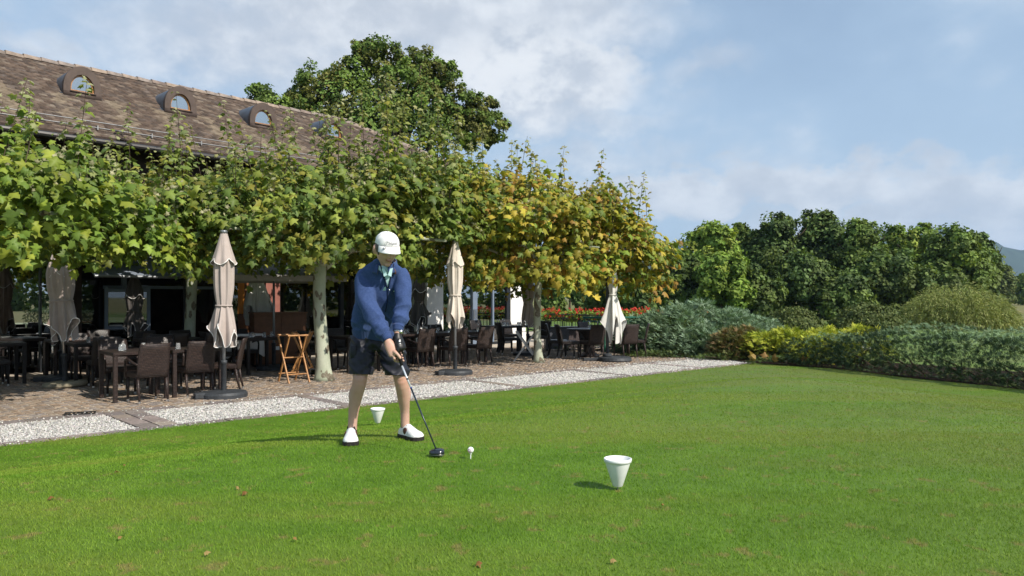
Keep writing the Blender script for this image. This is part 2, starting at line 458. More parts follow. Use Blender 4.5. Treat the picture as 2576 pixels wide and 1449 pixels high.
def gz(x, y):
    r = np.hypot(x - 2, y - 12)
    return -0.12 + sst(r, 40, 130) * (0.25 * np.sin(x * .05) * np.cos(y * .043)) - 0.0
obj('ground', grid_mesh('ground', gx, gy, gz), ground_material(), kind='structure')

def lawn_material(name, blades):
    m = bpy.data.materials.new(name); m.use_nodes = True
    t = NT(m.node_tree); p = t.n['Principled BSDF']; out = t.n['Material Output']
    g = t.new('ShaderNodeNewGeometry').outputs['Position']
    sp = t.new('ShaderNodeSeparateXYZ'); t.link(g, sp.inputs[0])
    flat = t.new('ShaderNodeCombineXYZ'); t.link(sp.outputs[0], flat.inputs[0]); t.link(sp.outputs[1], flat.inputs[1])
    flat = flat.outputs[0]
    st_ = t.new('ShaderNodeMapping'); st_.inputs['Rotation'].default_value = (0, 0, -.62); st_.inputs['Scale'].default_value = (.35, 1.5, 1); t.link(flat, st_.inputs[0]); big = t.noise(st_.outputs[0], 0.55, 4.0); mid = t.noise(flat, 2.2, 4.0); fine = t.noise(flat, 22.0, 3.0); spot = t.noise(flat, 5.3, 5.0, 0.65)
    c = t.mix(t.smooth(mid, .3, .7), (0.122, 0.246, 0.016), (0.180, 0.325, 0.030))
    c = t.mix(t.math('MULTIPLY', t.smooth(big, .40, .66), .9), c, (0.235, 0.315, 0.042))
    c = t.mix(t.math('MULTIPLY', t.smooth(fine, .35, .75), .45), c, (0.19, 0.34, 0.032))
    dry = t.math('MULTIPLY', t.smooth(spot, .575, .66), 0.7)
    c = t.mix(dry, c, (0.34, 0.27, 0.095))
    side = t.math('MULTIPLY', t.math('MULTIPLY', t.smooth(sp.outputs[0], 0.0, 6.0), t.smooth(t.noise(st_.outputs[0], 0.9, 4.0), .30, .62)), .75)
    c = t.mix(side, c, (0.225, 0.26, 0.055))
    if not blades: c = t.mix(1.0, c, (0.52, 0.54, 0.5), 'MULTIPLY')
    t.link(c, p.inputs['Base Color']); p.inputs['Roughness'].default_value = 0.6; p.inputs['Specular IOR Level'].default_value = 0.2
    if blades:
        tr = t.new('ShaderNodeBsdfTranslucent'); t.link(c, tr.inputs[0])
        mx = t.new('ShaderNodeMixShader'); mx.inputs[0].default_value = 0.35
        t.link(p.outputs[0], mx.inputs[1]); t.link(tr.outputs[0], mx.inputs[2]); t.link(mx.outputs[0], out.inputs[0])
    else:
        bn = t.new('ShaderNodeBump', i_Strength=0.6); bn.inputs['Distance'].default_value = 0.012
        t.link(t.noise(flat, 90.0, 3.0), bn.inputs['Height']); t.link(bn.outputs[0], p.inputs['Normal'])
    return m
# lawn sheet in (along, toward camera) coordinates
sa = np.linspace(-16, 34, 201); sd = np.concatenate([np.linspace(0.0, 8, 81), np.linspace(8.4, 26, 40)])
A, Dd = np.meshgrid(sa, sd)
wob = 0.02 * np.sin(A * 7.1) + 0.015 * np.sin(A * 17.3)
LX = L0[0] + A * E1[0] - (Dd + wob * np.exp(-Dd * 3)) * N1[0]
LY = L0[1] + A * E1[1] - (Dd + wob * np.exp(-Dd * 3)) * N1[1]
LZ = lawn_z(LX, LY); LZ[0] -= 0.03
i = np.arange((len(sd) - 1) * len(sa)).reshape(len(sd) - 1, len(sa))[:, :-1].ravel()
F = np.stack([i, i + len(sa), i + len(sa) + 1, i + 1], 1)
obj('lawn', fast_mesh('lawn', np.stack([LX, LY, LZ], -1).reshape(-1, 3), F, smooth=True), lawn_material('lawn_soil', False), kind='structure')
def grass_blades():
    Vs, Cn = [], 0
    zones = ((2.6, 4.6, 12500, 0.018, 0.0022), (4.6, 6.6, 7600, 0.017, 0.0029), (6.6, 9.5, 3300, 0.016, 0.0043), (9.5, 13.5, 1000, 0.014, 0.0065), (13.5, 19.5, 330, 0.016, 0.012))
    for (d0, d1, dens, h, wd) in zones:
        area = 0.70 * (d1 * d1 - d0 * d0) + 3.0 * (d1 - d0)
        n = int(area * dens * .9)
        D = np.sqrt(RNG.uniform(d0 * d0, d1 * d1, n)); x = RNG.uniform(-0.70 * D - .6, 0.70 * D + 2.4, n)
        dist = -((x - L0[0]) * N1[0] + (D - L0[1]) * N1[1])
        keep = (dist > RNG.uniform(-0.03, 0.03, n)) & (x < hedge_x(D) + 0.1)
        x, y = x[keep], D[keep]; n = len(x)
        z = lawn_z(x, y)
        th = RNG.uniform(0, 2 * np.pi, n); lean = RNG.uniform(0.15, 1.0, n) * h
        hh = h * RNG.uniform(0.55, 1.15, n)
        ph = th + RNG.normal(0, .9, n) + 1.57
        w_ = wd * RNG.uniform(.7, 1.3, n)
        b = np.stack([x, y, z - 0.003], 1)
        s_ = np.stack([np.cos(th) * w_, np.sin(th) * w_, np.zeros(n)], 1)
        tip = b + np.stack([np.cos(ph) * lean, np.sin(ph) * lean, hh], 1)
        Vs.append(np.stack([b - s_, b + s_, tip], 1).reshape(-1, 3))
    V = np.concatenate(Vs)
    me = fast_mesh('grass', V, np.arange(len(V)).reshape(-1, 3))
    o = obj('grass', me, lawn_material('grass_blade', True), kind='stuff')
    o['label'] = 'short mown green grass of the golf tee'; return o
grass_blades()

def mountain():
    xs = np.linspace(-1500, 5200, 170); ys = np.linspace(3300, 5200, 24)
    def z(x, y):
        u = 1288 + x / 3750 * FPX
        top = np.interp(u, [500, 1100, 1500, 1750, 2000, 2250, 2420, 2500, 2576, 2700, 2900, 3300, 3900], [690, 660, 640, 612, 600, 588, 590, 606, 640, 668, 684, 700, 715])
        hgt = (HOR - top) / FPX * 3750 + 14
        k = sst(y, 3300, 3750) * (1 - .55 * sst(y, 3900, 5200))
        n = 10 * np.sin(x * .013) + 6 * np.sin(x * .031 + y * .01) + 4 * np.sin(x * .083 + 1) + 3 * np.sin(x * .19 + y * .05)
        return -5 + k * (hgt + n) + k * 14 * np.sin(x * .011 + y * .006) * np.sin(y * .004)
    m = mat('forested_slope', (0.035, 0.06, 0.03), 0.95, 0.05, noise=(0.012, 0.5), coord='Object')
    obj('mountain', grid_mesh('mountain', xs, ys, z), m, kind='structure')
mountain()
MB().box((330, 336, -0.04), (300, 7, 0.06)).build('road', mat('pale_track', (0.42, 0.39, 0.34), 0.95, 0.05, noise=(0.3, 0.2)), kind='structure')

# ------------------------------------------------------------------ terrace
def ST(s, t, z=0.0):
    s = np.asarray(s, float); t = np.asarray(t, float)
    return np.stack([L0[0] + s * E1[0] + t * N1[0], L0[1] + s * E1[1] + t * N1[1], np.broadcast_to(z, s.shape)], -1)
TH1 = math.atan2(E1[1], E1[0])
terrace = obj('terrace', fast_mesh('terrace', ST([-9, 27, 27, -9], [1.60, 1.60, 16.0, 16.0], -0.005), np.array([[0, 1, 2, 3]])),
              mat('sandy_joints', (0.46, 0.40, 0.33), 0.95, 0.05, noise=(20, 0.25)), kind='structure')
def cobbles():
    W_, rows, cs = 1.3, 0.098, 0.105
    out = []
    t = 1.93
    for col in range(-7, 21):
        s0 = col * W_
        for r in range(-4, 82):
            nst = 12
            for k in range(nst):
                x = (k + .5) / nst * 2 - 1 + RNG.normal(0, .012)
                tt = t + r * rows + 0.34 * (1 - x * x) + RNG.normal(0, .005)
                if 1.94 < tt < 8.3: out.append((s0 + x * W_ / 2, tt, math.atan(-0.34 * 2 * x / (W_ / 2))))
    a = np.array(out); p = ST(a[:, 0], a[:, 1])
    keep = (p[:, 1] > 8.5) & (np.abs(p[:, 0]) < p[:, 1] * .72)
    a, p = a[keep], p[keep]; n = len(p)
    T = np.array([[-.5, -.5, -1], [.5, -.5, -1], [.5, .5, -1], [-.5, .5, -1], [-.42, -.42, 0], [.42, -.42, 0], [.42, .42, 0], [-.42, .42, 0]])
    TF = np.array([[4, 5, 6, 7], [0, 1, 5, 4], [1, 2, 6, 5], [2, 3, 7, 6], [3, 0, 4, 7]])
    th = TH1 + a[:, 2] + RNG.normal(0, .05, n)
    R = np.zeros((n, 3, 3)); R[:, 0, 0] = np.cos(th); R[:, 1, 0] = np.sin(th); R[:, 0, 1] = -np.sin(th); R[:, 1, 1] = np.cos(th); R[:, 2, 2] = 1
    # tilt a little
    R[:, 2, 0] = RNG.normal(0, .012, n); R[:, 2, 1] = RNG.normal(0, .012, n)
    sc_ = np.stack([RNG.uniform(.092, .106, n), RNG.uniform(.070, .082, n), np.full(n, .03)], 1)
    p[:, 2] = RNG.normal(.003, .0018, n)
    pal = np.array([[.30, .225, .165], [.26, .20, .155], [.36, .285, .215], [.25, .215, .195], [.30, .25, .21], [.33, .24, .17]])
    c = pal[RNG.integers(0, 6, n)] * RNG.uniform(.75, 1.2, (n, 1))
    V, F, C = scatter(T, TF, p, R, sc_, c)
    obj('cobblestones', fast_mesh('cobblestones', V, F, C), M['cobble'], terrace, kind='stuff')
cobbles()
SLABS = []
for k in range(10):
    mb = MB().box((0, 0, -0.03), (1, 1, 0.06))
    me = mb.mesh('slab'); pal = [(.30, .245, .205), (.26, .22, .20), (.34, .285, .235), (.23, .195, .185), (.29, .235, .215)]
    c = np.array(pal[k % 5]) * (0.85 + .25 * (k / 10))
    at = me.attributes.new('col', 'FLOAT_COLOR', 'POINT'); at.data.foreach_set('color', np.tile(np.append(c, 1), len(me.vertices)).astype(np.float32))
    me.materials.append(M['slab']); SLABS.append(me)
gravel = obj('gravel_bed', fast_mesh('gravel_bed', ST([-9, 23.5, 23.5, -9], [0.1, 0.1, 1.8, 1.8], -0.016), np.array([[0, 1, 2, 3]])), mat('gravel_sand', (0.46, 0.44, 0.41), 0.95, .05), kind='structure')
def slab(s, t, ls, lt, parent, z=0.004, rot=0.0):
    o = obj('slab', SLABS[random.randrange(10)], None, parent)
    p = ST(s, t, z + random.uniform(-.003, .003)); o.location = p.tolist(); o.rotation_euler = (random.uniform(-.006, .006), random.uniform(-.006, .006), TH1 + rot + random.uniform(-.008, .008)); o.scale = (ls - .012, lt - .012, 1)
s = -1.5
while s < 22.5:                                   # kerb along the lawn and border along the cobbles
    l = random.uniform(.42, .62); slab(s + l / 2, 0.09 + random.uniform(-.015, .015), l, .22, gravel); s += l
s = -2.5
while s < 22.5:
    l = random.uniform(.38, .5); slab(s + l / 2, 1.77, l, .30, terrace, 0.0); s += l
CROSS = [0.9, 3.7, 6.9, 9.8, 12.5, 15.2, 18.0]
def stn(u, v):
    g = GP(u, v) - L0; return float(g @ E1), float(g @ N1)
CROSS = [stn(230, 1041)[0] + .35, stn(740, 992)[0], stn(1195, 958)[0], stn(1440, 931)[0], stn(1640, 915)[0]]
for k, s in enumerate(CROSS):
    wd = .46 if k == 0 else .2
    for t in np.arange(.36, 1.6, .31):
        if k == 0:
            slab(s - .12, t, .22, .31, gravel); slab(s + .12, t, .22, .31, gravel)
        else: slab(s, t, wd, .31, gravel)
def pebbles():
    n = 118000
    s = RNG.uniform(-1.5, 22.3, n); t = RNG.uniform(.19, 1.64, n)
    p = ST(s, t); D = p[:, 1]
    keep = (np.abs(p[:, 0]) < D * .71) & (RNG.random(n) < np.clip(1.25 - D / 20, .25, 1))
    for k, c in enumerate(CROSS):
        keep &= ~((np.abs(s - c) < (.25 if k == 0 else .10)) & (RNG.random(n) < .93))
    p = p[keep]; D = D[keep]; n = len(p)
    stray = ST(RNG.uniform(-1, 20, 900), RNG.choice([-.0, 1.0], 900) * 1.75 + RNG.normal(.06, .09, 900))
    p = np.concatenate([p, stray]); D = np.concatenate([D, stray[:, 1]]); n = len(p)
    p[:, 2] = RNG.uniform(-.016, -.002, n)
    p[-900:, 2] = .006
    T = np.array([[1, 0, 0], [-.9, .2, 0], [0, 1, .1], [.1, -1, 0], [.2, -.1, 1]])
    TF = np.array([[0, 2, 4], [2, 1, 4], [1, 3, 4], [3, 0, 4]])
    R = frames(rvec(n) * .55 + np.array([0, 0, 1.0]), rvec(n))
    sc_ = RNG.uniform(.008, .016, (n, 3)) * (1 + (D[:, None] - 9) * .06)
    c = np.array([.56, .54, .505]) * RNG.uniform(.55, 1.2, (n, 1)) * RNG.normal(1, .03, (n, 3))
    V, F, C = scatter(T, TF, p, R, sc_, np.clip(c, 0, .85))
    obj('gravel', fast_mesh('gravel', V, F, C), M['pebble'], gravel, kind='stuff')
pebbles()
def drain():
    g0 = GP(160, 1043); g1 = GP(240, 1039)
    c = (g0 + g1) / 2; d = g1 - g0; L = np.linalg.norm(d)
    o = thing('drain_grate', 'dark iron slotted drain grate set in the paving edge', 'drain', (c[0], c[1], 0.006), math.atan2(d[1], d[0]))
    mb = MB()
    for sy in (-.1, .1): mb.box((0, sy, 0), (L, .02, .02))
    mb.box((0, 0, -.016), (L, .2, .004))
    mb.build('frame', M['gutter'], o)
    me = MB().box((0, 0, 0), (.022, .18, .018)).mesh('bar')
    for x in np.arange(-L / 2 + .02, L / 2, .05): obj('bar', me, M['gutter'], o, loc=(x, 0, 0))
drain()

# ------------------------------------------------------------------ restaurant building (local x along the front, y inwards)
W0 = np.array([.48, 26.92]); BTH = math.atan2(BD[1], BD[0])
bld = thing('restaurant_building', 'long low restaurant building with brown tiled hip roof and glazed front', 'building', (W0[0], W0[1], 0), BTH)
def bx(u):
    k = (u - 1288) / FPX
    return -(W0[0] - k * W0[1]) / (BD[0] - BD[1] * k)
def bz(u, v):                                    # height on the front plane
    t = -bx(u); Y = W0[1] - t * BD[1]
    return EYE - (v - HOR) / FPX * Y
EZ, RZ_, OV, RW, HIP, XL = 4.9, 7.5, 0.5, 4.2, 5.6, -27.0
TOPZ = 3.05
def wallseg(name, u0, u1, m, z0=0.0, z1=TOPZ, y=0.0, th=.25, label=None):
    x0, x1 = (bx(u0) if u0 is not None else XL), (bx(u1) if u1 is not None else 0.0)
    o = MB().box(((x0 + x1) / 2, y + th / 2, (z0 + z1) / 2), (x1 - x0, th, z1 - z0)).build(name, m, bld)
    if label: o['label'] = label
    return o
def pane(u0, u1, z0, z1, m, y=.05):
    x0, x1 = bx(u0) if u0 is not None else XL + .3, bx(u1)
    return MB().box(((x0 + x1) / 2, y, (z0 + z1) / 2), (x1 - x0, .012, z1 - z0)).build('window_pane', m, bld)
# right part: white wall, coated glass, white piers
wallseg('wall', 1284, None, M['stucco'], label='white stucco wall at the right corner')
wallseg('window_frame', 1275, 1284, M['frame_dark'], y=-.01)
pane(1200, 1275, .08, TOPZ, M['glass_mirror']); wallseg('mullion', 1189, 1200, M['frame_blue'], y=-.02, th=.12)
pane(1115, 1189, .08, TOPZ, M['glass_mirror'])
wallseg('mullion', 1239.5, 1243, M['frame_blue'], y=.0, th=.09)
for u in (1190.8, 1196.5): MB().box((bx(u), -.05, 1.02), (.035, .03, .32)).build('door_handle', M['alu'], bld)
wallseg('sill', 1115, 1275, M['frame_dark'], z1=.08, y=-.015, th=.1)
wallseg('wall', 1074, 1115, M['stucco'], label='white stucco pier beside the coated glass')
wallseg('wall', 1040, 1070, M['stucco'], y=.12)
# dark glazed doors in the middle
for (a, b) in ((865, 905), (910, 950), (955, 1000), (1005, 1035)):
    pane(a, b, .1, 2.35, M['glass_dark'])
for u in (860, 907.5, 952.5, 1002.5, 1037): wallseg('mullion', u - 4, u + 4, M['frame_dark'], y=-.02, th=.1)
wallseg('transom', 856, 1041, M['frame_dark'], z0=2.35, z1=2.47, y=-.025, th=.1)
pane(865, 1035, 2.47, TOPZ, M['glass_dark'])
MB().box((bx(912), -.05, 1.0), (.03, .03, .2)).tube([(bx(912), -.06, 1.05), (bx(912) + .14, -.06, 1.05)], .012).build('door_handle', M['alu'], bld)
pane(703, 855, .1, TOPZ, M['glass_dark'])
wallseg('mullion', 700, 704, M['frame_dark'], y=-.02, th=.1)
wallseg('column', 664, 699, M['stucco_red'], y=-.1, th=.4, label='dull red stucco column')
wallseg('wall', 600, 640, M['wood_panel'], y=.3)
MB().box((bx(617), .28, 1.55), (.22, .03, .8)).build('wall_panel', mat('orange_panel', (0.55, 0.20, 0.03), .5), bld)
wallseg('window_frame', 540, 548, M['frame_dark'], y=-.02, th=.1)
pane(548, 600, .1, TOPZ, M['glass_dark'])
zt = bz(400, 727)
wallseg('transom', 262, 545, M['frame_blue'], z0=zt, z1=zt + .07, y=-.02, th=.1)
pane(305, 545, zt + .07, TOPZ, M['glass_dark'])
wallseg('mullion', 306, 317, M['frame_blue'], z0=zt, z1=TOPZ, y=-.03, th=.1)
wallseg('mullion', 460, 466, M['frame_dark'], y=-.02, th=.1)
pane(467, 540, .1, zt, M['glass_dark'])
pane(192, 260, .1, TOPZ, M['glass_dark'])
wallseg('column', 172, 191, M['wood_dark'], y=-.35, th=.28, label='dark wooden post')
wallseg('mullion', 100, 104, M['frame_dark'], y=-.02, th=.1)
pane(None, 100, .1, TOPZ, M['glass_mirror']); pane(104, 172, .1, TOPZ, M['glass_mirror'])
# open door leaf
dx0 = bx(262)
dl = MB()
for z in (zt - .04, .9, .12): dl.box((.42, 0, z), (.84, .05, .07))
for x in (0.0, .84): dl.box((x, 0, (zt + .05) / 2), (.07, .055, zt + .02))
door = dl.build('door', M['frame_blue'], bld, loc=(dx0, -.12, 0)); door.rotation_euler = (0, 0, -.35)
MB().box((.42, 0, (zt + .1) / 2), (.76, .01, zt - .2)).build('door_pane', M['glass_dark'], door)
MB().tube([(.06, -.07, .95), (.78, -.07, .95)], .018).build('door_handle', M['alu'], door)
wallseg('wall', None, None, M['wood_dark'], z0=TOPZ, z1=EZ + .15, y=.02, th=.3, label='dark timber wall band under the eaves')
# room behind the glass
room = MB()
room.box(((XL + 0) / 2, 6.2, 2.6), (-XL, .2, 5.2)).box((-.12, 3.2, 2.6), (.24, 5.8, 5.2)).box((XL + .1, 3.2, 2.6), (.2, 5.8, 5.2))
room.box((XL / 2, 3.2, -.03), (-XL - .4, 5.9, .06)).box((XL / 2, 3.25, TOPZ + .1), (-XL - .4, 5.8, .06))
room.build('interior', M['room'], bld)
MB().box((.004, 3.2, 2.55), (.02, 6.0, 5.0)).build('end_wall', M['stucco'], bld)
# roof body: soffit and fascia, gutter
sof = MB().box(((XL + OV) / 2, -.24, EZ - .02), (OV - XL, .5, .05)).box(((XL + OV) / 2, -.47, EZ + .03), (OV - XL, .05, .16))
sof.build('soffit', M['wood_dark'], bld)
MB().tube([(XL, -OV - .06, EZ - .02), (OV + .05, -OV - .06, EZ - .02)], .07, 10).build('gutter', M['gutter'], bld)
raf = MB().box((0, 0, 0), (.1, .46, .12)).mesh('rafter')
for x in np.arange(-24, .3, .8): obj('rafter', raf, M['wood_dark'], bld, loc=(x, -.25, EZ - .09))
SL = math.hypot(RW, RZ_ - EZ)
up_f = np.array([0, RW, RZ_ - EZ]) / SL; nr_f = np.array([0, -(RZ_ - EZ), RW]) / SL
hl = math.hypot(HIP, RZ_ - EZ); up_h = np.array([-HIP, 0, RZ_ - EZ]) / hl; nr_h = np.array([(RZ_ - EZ), 0, HIP]) / hl
rb = MB()
e_, r_ = EZ - .04, RZ_ - .04
rb.add([[XL, -OV, e_], [OV, -OV, e_], [OV, -OV + 2 * RW, e_], [XL, -OV + 2 * RW, e_], [XL, -OV + RW, r_], [OV - HIP, -OV + RW, r_]],
       [(0, 1, 5, 4), (1, 2, 5), (2, 3, 4, 5), (0, 4, 3), (3, 2, 1, 0)])
roof = rb.build('roof', M['wood_dark'], bld)
def dormer_x(u, v):
    """where the sight line through a picture point meets the front roof slope, in building coordinates"""
    o = np.array([0, 0, EYE]) - np.array([W0[0], W0[1], 0]); d = np.array([(u - 1288) / FPX, 1, -(v - HOR) / FPX])
    L = lambda q: np.array([q[:2] @ BD, q[:2] @ BN, q[2]])
    o, d = L(o), L(d); p0 = np.array([0, -OV, EZ])
    k = ((p0 - o) @ nr_f) / (d @ nr_f); return o + d * k
DORM = [dormer_x(206, 246), dormer_x(452, 288)]
stp = DORM[1] - DORM[0]
yy, zz = (DORM[0][1] + DORM[1][1]) / 2, (DORM[0][2] + DORM[1][2]) / 2
DX = [DORM[0][0] - stp[0], DORM[0][0], DORM[1][0], DORM[1][0] + stp[0], DORM[1][0] + 2 * stp[0]]
def tiles():
    ex, tw = 0.115, 0.175
    rec = []
    for (org, al, up, nr, L, width0, width1, side) in (
            (np.array([XL, -OV, EZ]), np.array([1., 0, 0]), up_f, nr_f, SL, OV - XL, OV - HIP - XL, 0),
            (np.array([OV, -OV, EZ]), np.array([0, 1., 0]), up_h, nr_h, hl, 2 * RW, 0, 1)):
        nrow = int(L / ex)
        for r in range(nrow):
            f = (r + .2) * ex / L
            x0 = 0.0 if side == 0 else f * RW
            x1 = (OV - XL) - f * HIP if side == 0 else 2 * RW - f * RW
            xs = np.arange(x0 + (tw / 2 if r % 2 else 0) + .0, x1, tw)
            rec.append((org, al, up, nr, r, xs))
    T = np.array([[-.5, 0, 0], [.5, 0, 0], [.5, 1, 0], [-.5, 1, 0], [-.48, 0, 1], [.48, 0, 1], [.48, 1, 1], [-.48, 1, 1.]])
    TF = np.array([[4, 5, 6, 7], [0, 1, 5, 4], [1, 2, 6, 5], [3, 0, 4, 7]])
    Vs, Fs, Cs, o = [], [], [], 0
    for (org, al, up, nr, r, xs) in rec:
        n = len(xs)
        if not n: continue
        p = org + np.outer(xs, al) + up * (r * ex - .02) + nr * .012 + RNG.normal(0, .004, (n, 1)) * up
        tilt = .10 + RNG.normal(0, .03, n)
        y = unit(up - tilt[:, None] * nr); R = np.stack([np.broadcast_to(al, (n, 3)), y, unit(nr + tilt[:, None] * up)], -1)
        sc_ = np.stack([np.full(n, tw - .006), np.full(n, .19), RNG.uniform(.022, .034, n)], 1)
        pal = np.array([[.115, .083, .066], [.145, .107, .084], [.092, .071, .060], [.175, .136, .108], [.13, .103, .088], [.21, .17, .136]])
        c = pal[RNG.choice(6, n, p=[.3, .25, .2, .1, .1, .05])] * RNG.uniform(.8, 1.15, (n, 1))
        loc = p
        if abs(al[0]) > .5:                       # washed paler streaks running down from the dormer sides
            for dx_ in DX:
                for sd in (-.55, .62):
                    wash = np.exp(-((p[:, 0] - dx_ - sd + RNG.normal(0, .08, n)) / .14) ** 2) * (p[:, 2] < zz) * .7
                    c = c * (1 - wash[:, None]) + np.array([.26, .21, .15]) * wash[:, None]
        V, F, C = scatter(T, TF, p, R, sc_, c)
        Vs.append(V); Fs.append(F + o); Cs.append(C); o += len(V)
    obj('roof_tiles', fast_mesh('roof_tiles', np.concatenate(Vs), np.concatenate(Fs), np.concatenate(Cs)), M['tile'], roof, kind='stuff')
tiles()
def ridge_tile(c):
    mb = MB(); n = 8; th = np.linspace(-.15, math.pi + .15, n)
    ring = lambda x, r: [[x, math.cos(a) * r, math.sin(a) * r * .8 - .02] for a in th]
    mb.rings([ring(0, .13), ring(.42, .115), ring(.42, .095), ring(0, .11)], cap=False, closed=False)
    me = mb.mesh('ridge_tile', True)
    at = me.attributes.new('col', 'FLOAT_COLOR', 'POINT'); at.data.foreach_set('color', np.tile(np.append(c, 1), len(me.vertices)).astype(np.float32))
    me.materials.append(M['tile']); return me
RT = [ridge_tile(c) for c in ((.34, .27, .22), (.30, .25, .22), (.37, .29, .23), (.27, .21, .18))]
for x in np.arange(-22.5, OV - HIP, .385):
    o = obj('ridge_tile', random.choice(RT), None, roof, loc=(x, -OV + RW, RZ_ + .02)); o.rotation_euler = (0, random.uniform(-.02, .02) + .03, random.uniform(-.015, .015))
hip = np.array([OV, -OV, EZ]) - np.array([OV - HIP, -OV + RW, RZ_]); hlen = np.linalg.norm(hip); hd = hip / hlen
for k in np.arange(0, hlen - .3, .385):
    p = np.array([OV - HIP, -OV + RW, RZ_ + .02]) + hd * k
    o = obj('ridge_tile', random.choice(RT), None, roof, loc=p.tolist())
    o.rotation_euler = (0, math.asin(-hd[2]), math.atan2(hd[1], hd[0]))
# snow guard rails with brackets
sg = MB()
for k in (.52, .62):
    p = np.array([0, -OV, EZ]) + up_f * k + nr_f * (.10 + (k - .52) * .9)
    sg.tube([(XL + 1, p[1], p[2]), (OV - .8, p[1], p[2])], .012, 6)
sg.build('snow_guard_rail', M['steel'], roof)
br = MB().box((0, 0, 0), (.02, .12, .10)).mesh('bracket')
for x in np.arange(-22, -.5, 1.15):
    p = np.array([x, -OV, EZ]) + up_f * .56 + nr_f * .08; obj('snow_guard_bracket', br, M['steel'], roof, loc=p.tolist())
def dormer_meshes():
    n = 26; th = np.linspace(math.pi, 0, n)
    def arch(r, y, drop): return [[r * 1.0, y, -drop]] and ([[-r, y, -drop]] + [[r * math.cos(a), y, r * math.sin(a)] for a in th] + [[r, y, -drop]])
    Ro, Ri = .50, .315
    fr = MB(); fr.rings([arch(Ro, 0, .18), arch(Ro, .10, .18)], False, False)
    o, i_ = np.array(arch(Ro, 0, .18)), np.array(arch(Ri, 0, .09))
    fr.add(np.concatenate([o, i_]), [(k, k + 1, len(o) + k + 1, len(o) + k) for k in range(len(o) - 1)])
    fr.rings([i_, np.array(arch(Ri, .10, .09))], False, False)
    fr.box((0, .03, -.15), (Ro * 2 - .004, .10, .12)).box((0, -.01, -.09), (Ri * 2 + .06, .06, .03))
    wd = MB(); a0, a1 = np.array(arch(.318, .055, .09)), np.array(arch(.275, .055, .09))
    wd.add(np.concatenate([a0, a1]), [(k, k + 1, len(a0) + k + 1, len(a0) + k) for k in range(len(a0) - 1)])
    wd.rings([a1, np.array(arch(.275, .085, .09))], False, False).box((0, .05, -.065), (.62, .04, .05))
    pn = MB(); g = np.array(arch(.283, .075, .09)); pn.add(g, [tuple(range(len(g)))])
    ba = MB(); sl_ = (RZ_ - EZ) / RW; rs = []
    for f in np.linspace(0, 1, 7):
        ring = np.array(arch(Ro - .015, 0, .18)); ring[:, 1] = .05 + f * np.maximum(0.02, (ring[:, 2] + .18) / sl_ + .05); rs.append(ring)
    ba.rings(rs, False, False)
    fl = MB()
    for sg_ in (-1, 1): fl.add([[sg_ * .48, .02, -.17], [sg_ * .56, .06, -.15], [sg_ * .56, .5, .10], [sg_ * .48, .9, .33]], [(0, 1, 2, 3)])
    return fr.mesh('dormer', True), wd.mesh('window_frame'), pn.mesh('window_pane'), ba.mesh('barrel', True), fl.mesh('flashing')
dm = dormer_meshes()
glass_sky = glass_mat('dormer_glass', .55, (.3, .33, .35))
for x in DX:
    d = obj('dormer', dm[0], M['copper'], roof, loc=(x, yy - .08, zz + .19)); d.scale = (.82, 1.06, 1.06)
    obj('window_frame', dm[1], M['wood_orange'], d); obj('window_pane', dm[2], glass_sky, d); obj('barrel', dm[3], M['zinc'], d); obj('flashing', dm[4], M['zinc'], d)
# ------------------------------------------------------------------ trees and plants
def diamond():
    return np.array([[0, 0, 0], [.42, .45, .06], [0, 1, -.08], [-.42, .45, .06]]), np.array([[0, 1, 2], [0, 2, 3]])
def lobed_leaf():
    h = [(.20, -.12), (.50, .0), (.33, .20), (.62, .47), (.27, .54)]
    pts = [(0, .0)] + h + [(0.04, .96)] + [(-x * .95, y * 1.04) for x, y in h[::-1]]
    V = np.array([(0, .36, .10)] + [(x, y, -.42 * abs(x) ** 1.2 - .40 * max(0, y - .25) ** 1.5 + .08 * math.sin(x * 9 + y * 7)) for x, y in pts])
    n = len(pts)
    return V, np.array([[0, 1 + i, 1 + (i + 1) % n] for i in range(n)])
DV, DF = diamond(); PV, PF = lobed_leaf()
LEAFSHADE = np.array([1.25] + [1.0] * 12)
def limb_tree(mb, base, top, r0, r1, limbs, wob=.05, n=9, rng=random):
    base, top = np.array(base, float), np.array(top, float); L = np.linalg.norm(top - base)
    ts = np.linspace(0, 1, 8); off = np.cumsum(np.array([[rng.uniform(-1, 1), rng.uniform(-1, 1), 0] for _ in ts]) * wob * L / 8, axis=0)
    off -= off[0]
    path = base + np.outer(ts, top - base) + off
    rad = r0 + (r1 - r0) * ts; rad[0] *= 1.35; rad[1] *= 1.06
    mb.tube(path, rad, n)
    for (f, d, l, r) in limbs:
        k = f * 7; i = min(int(k), 6); st = path[i] + (path[i + 1] - path[i]) * (k - i)
        d = np.array(d, float) / np.linalg.norm(d)
        q = [st]
        for j in range(1, 6): q.append(st + d * l * j / 5 + np.array([rng.uniform(-1, 1), rng.uniform(-1, 1), rng.uniform(-.6, 1)]) * l * .05)
        mb.tube(q, np.linspace(r, r * .3, 6), 6)
    return path
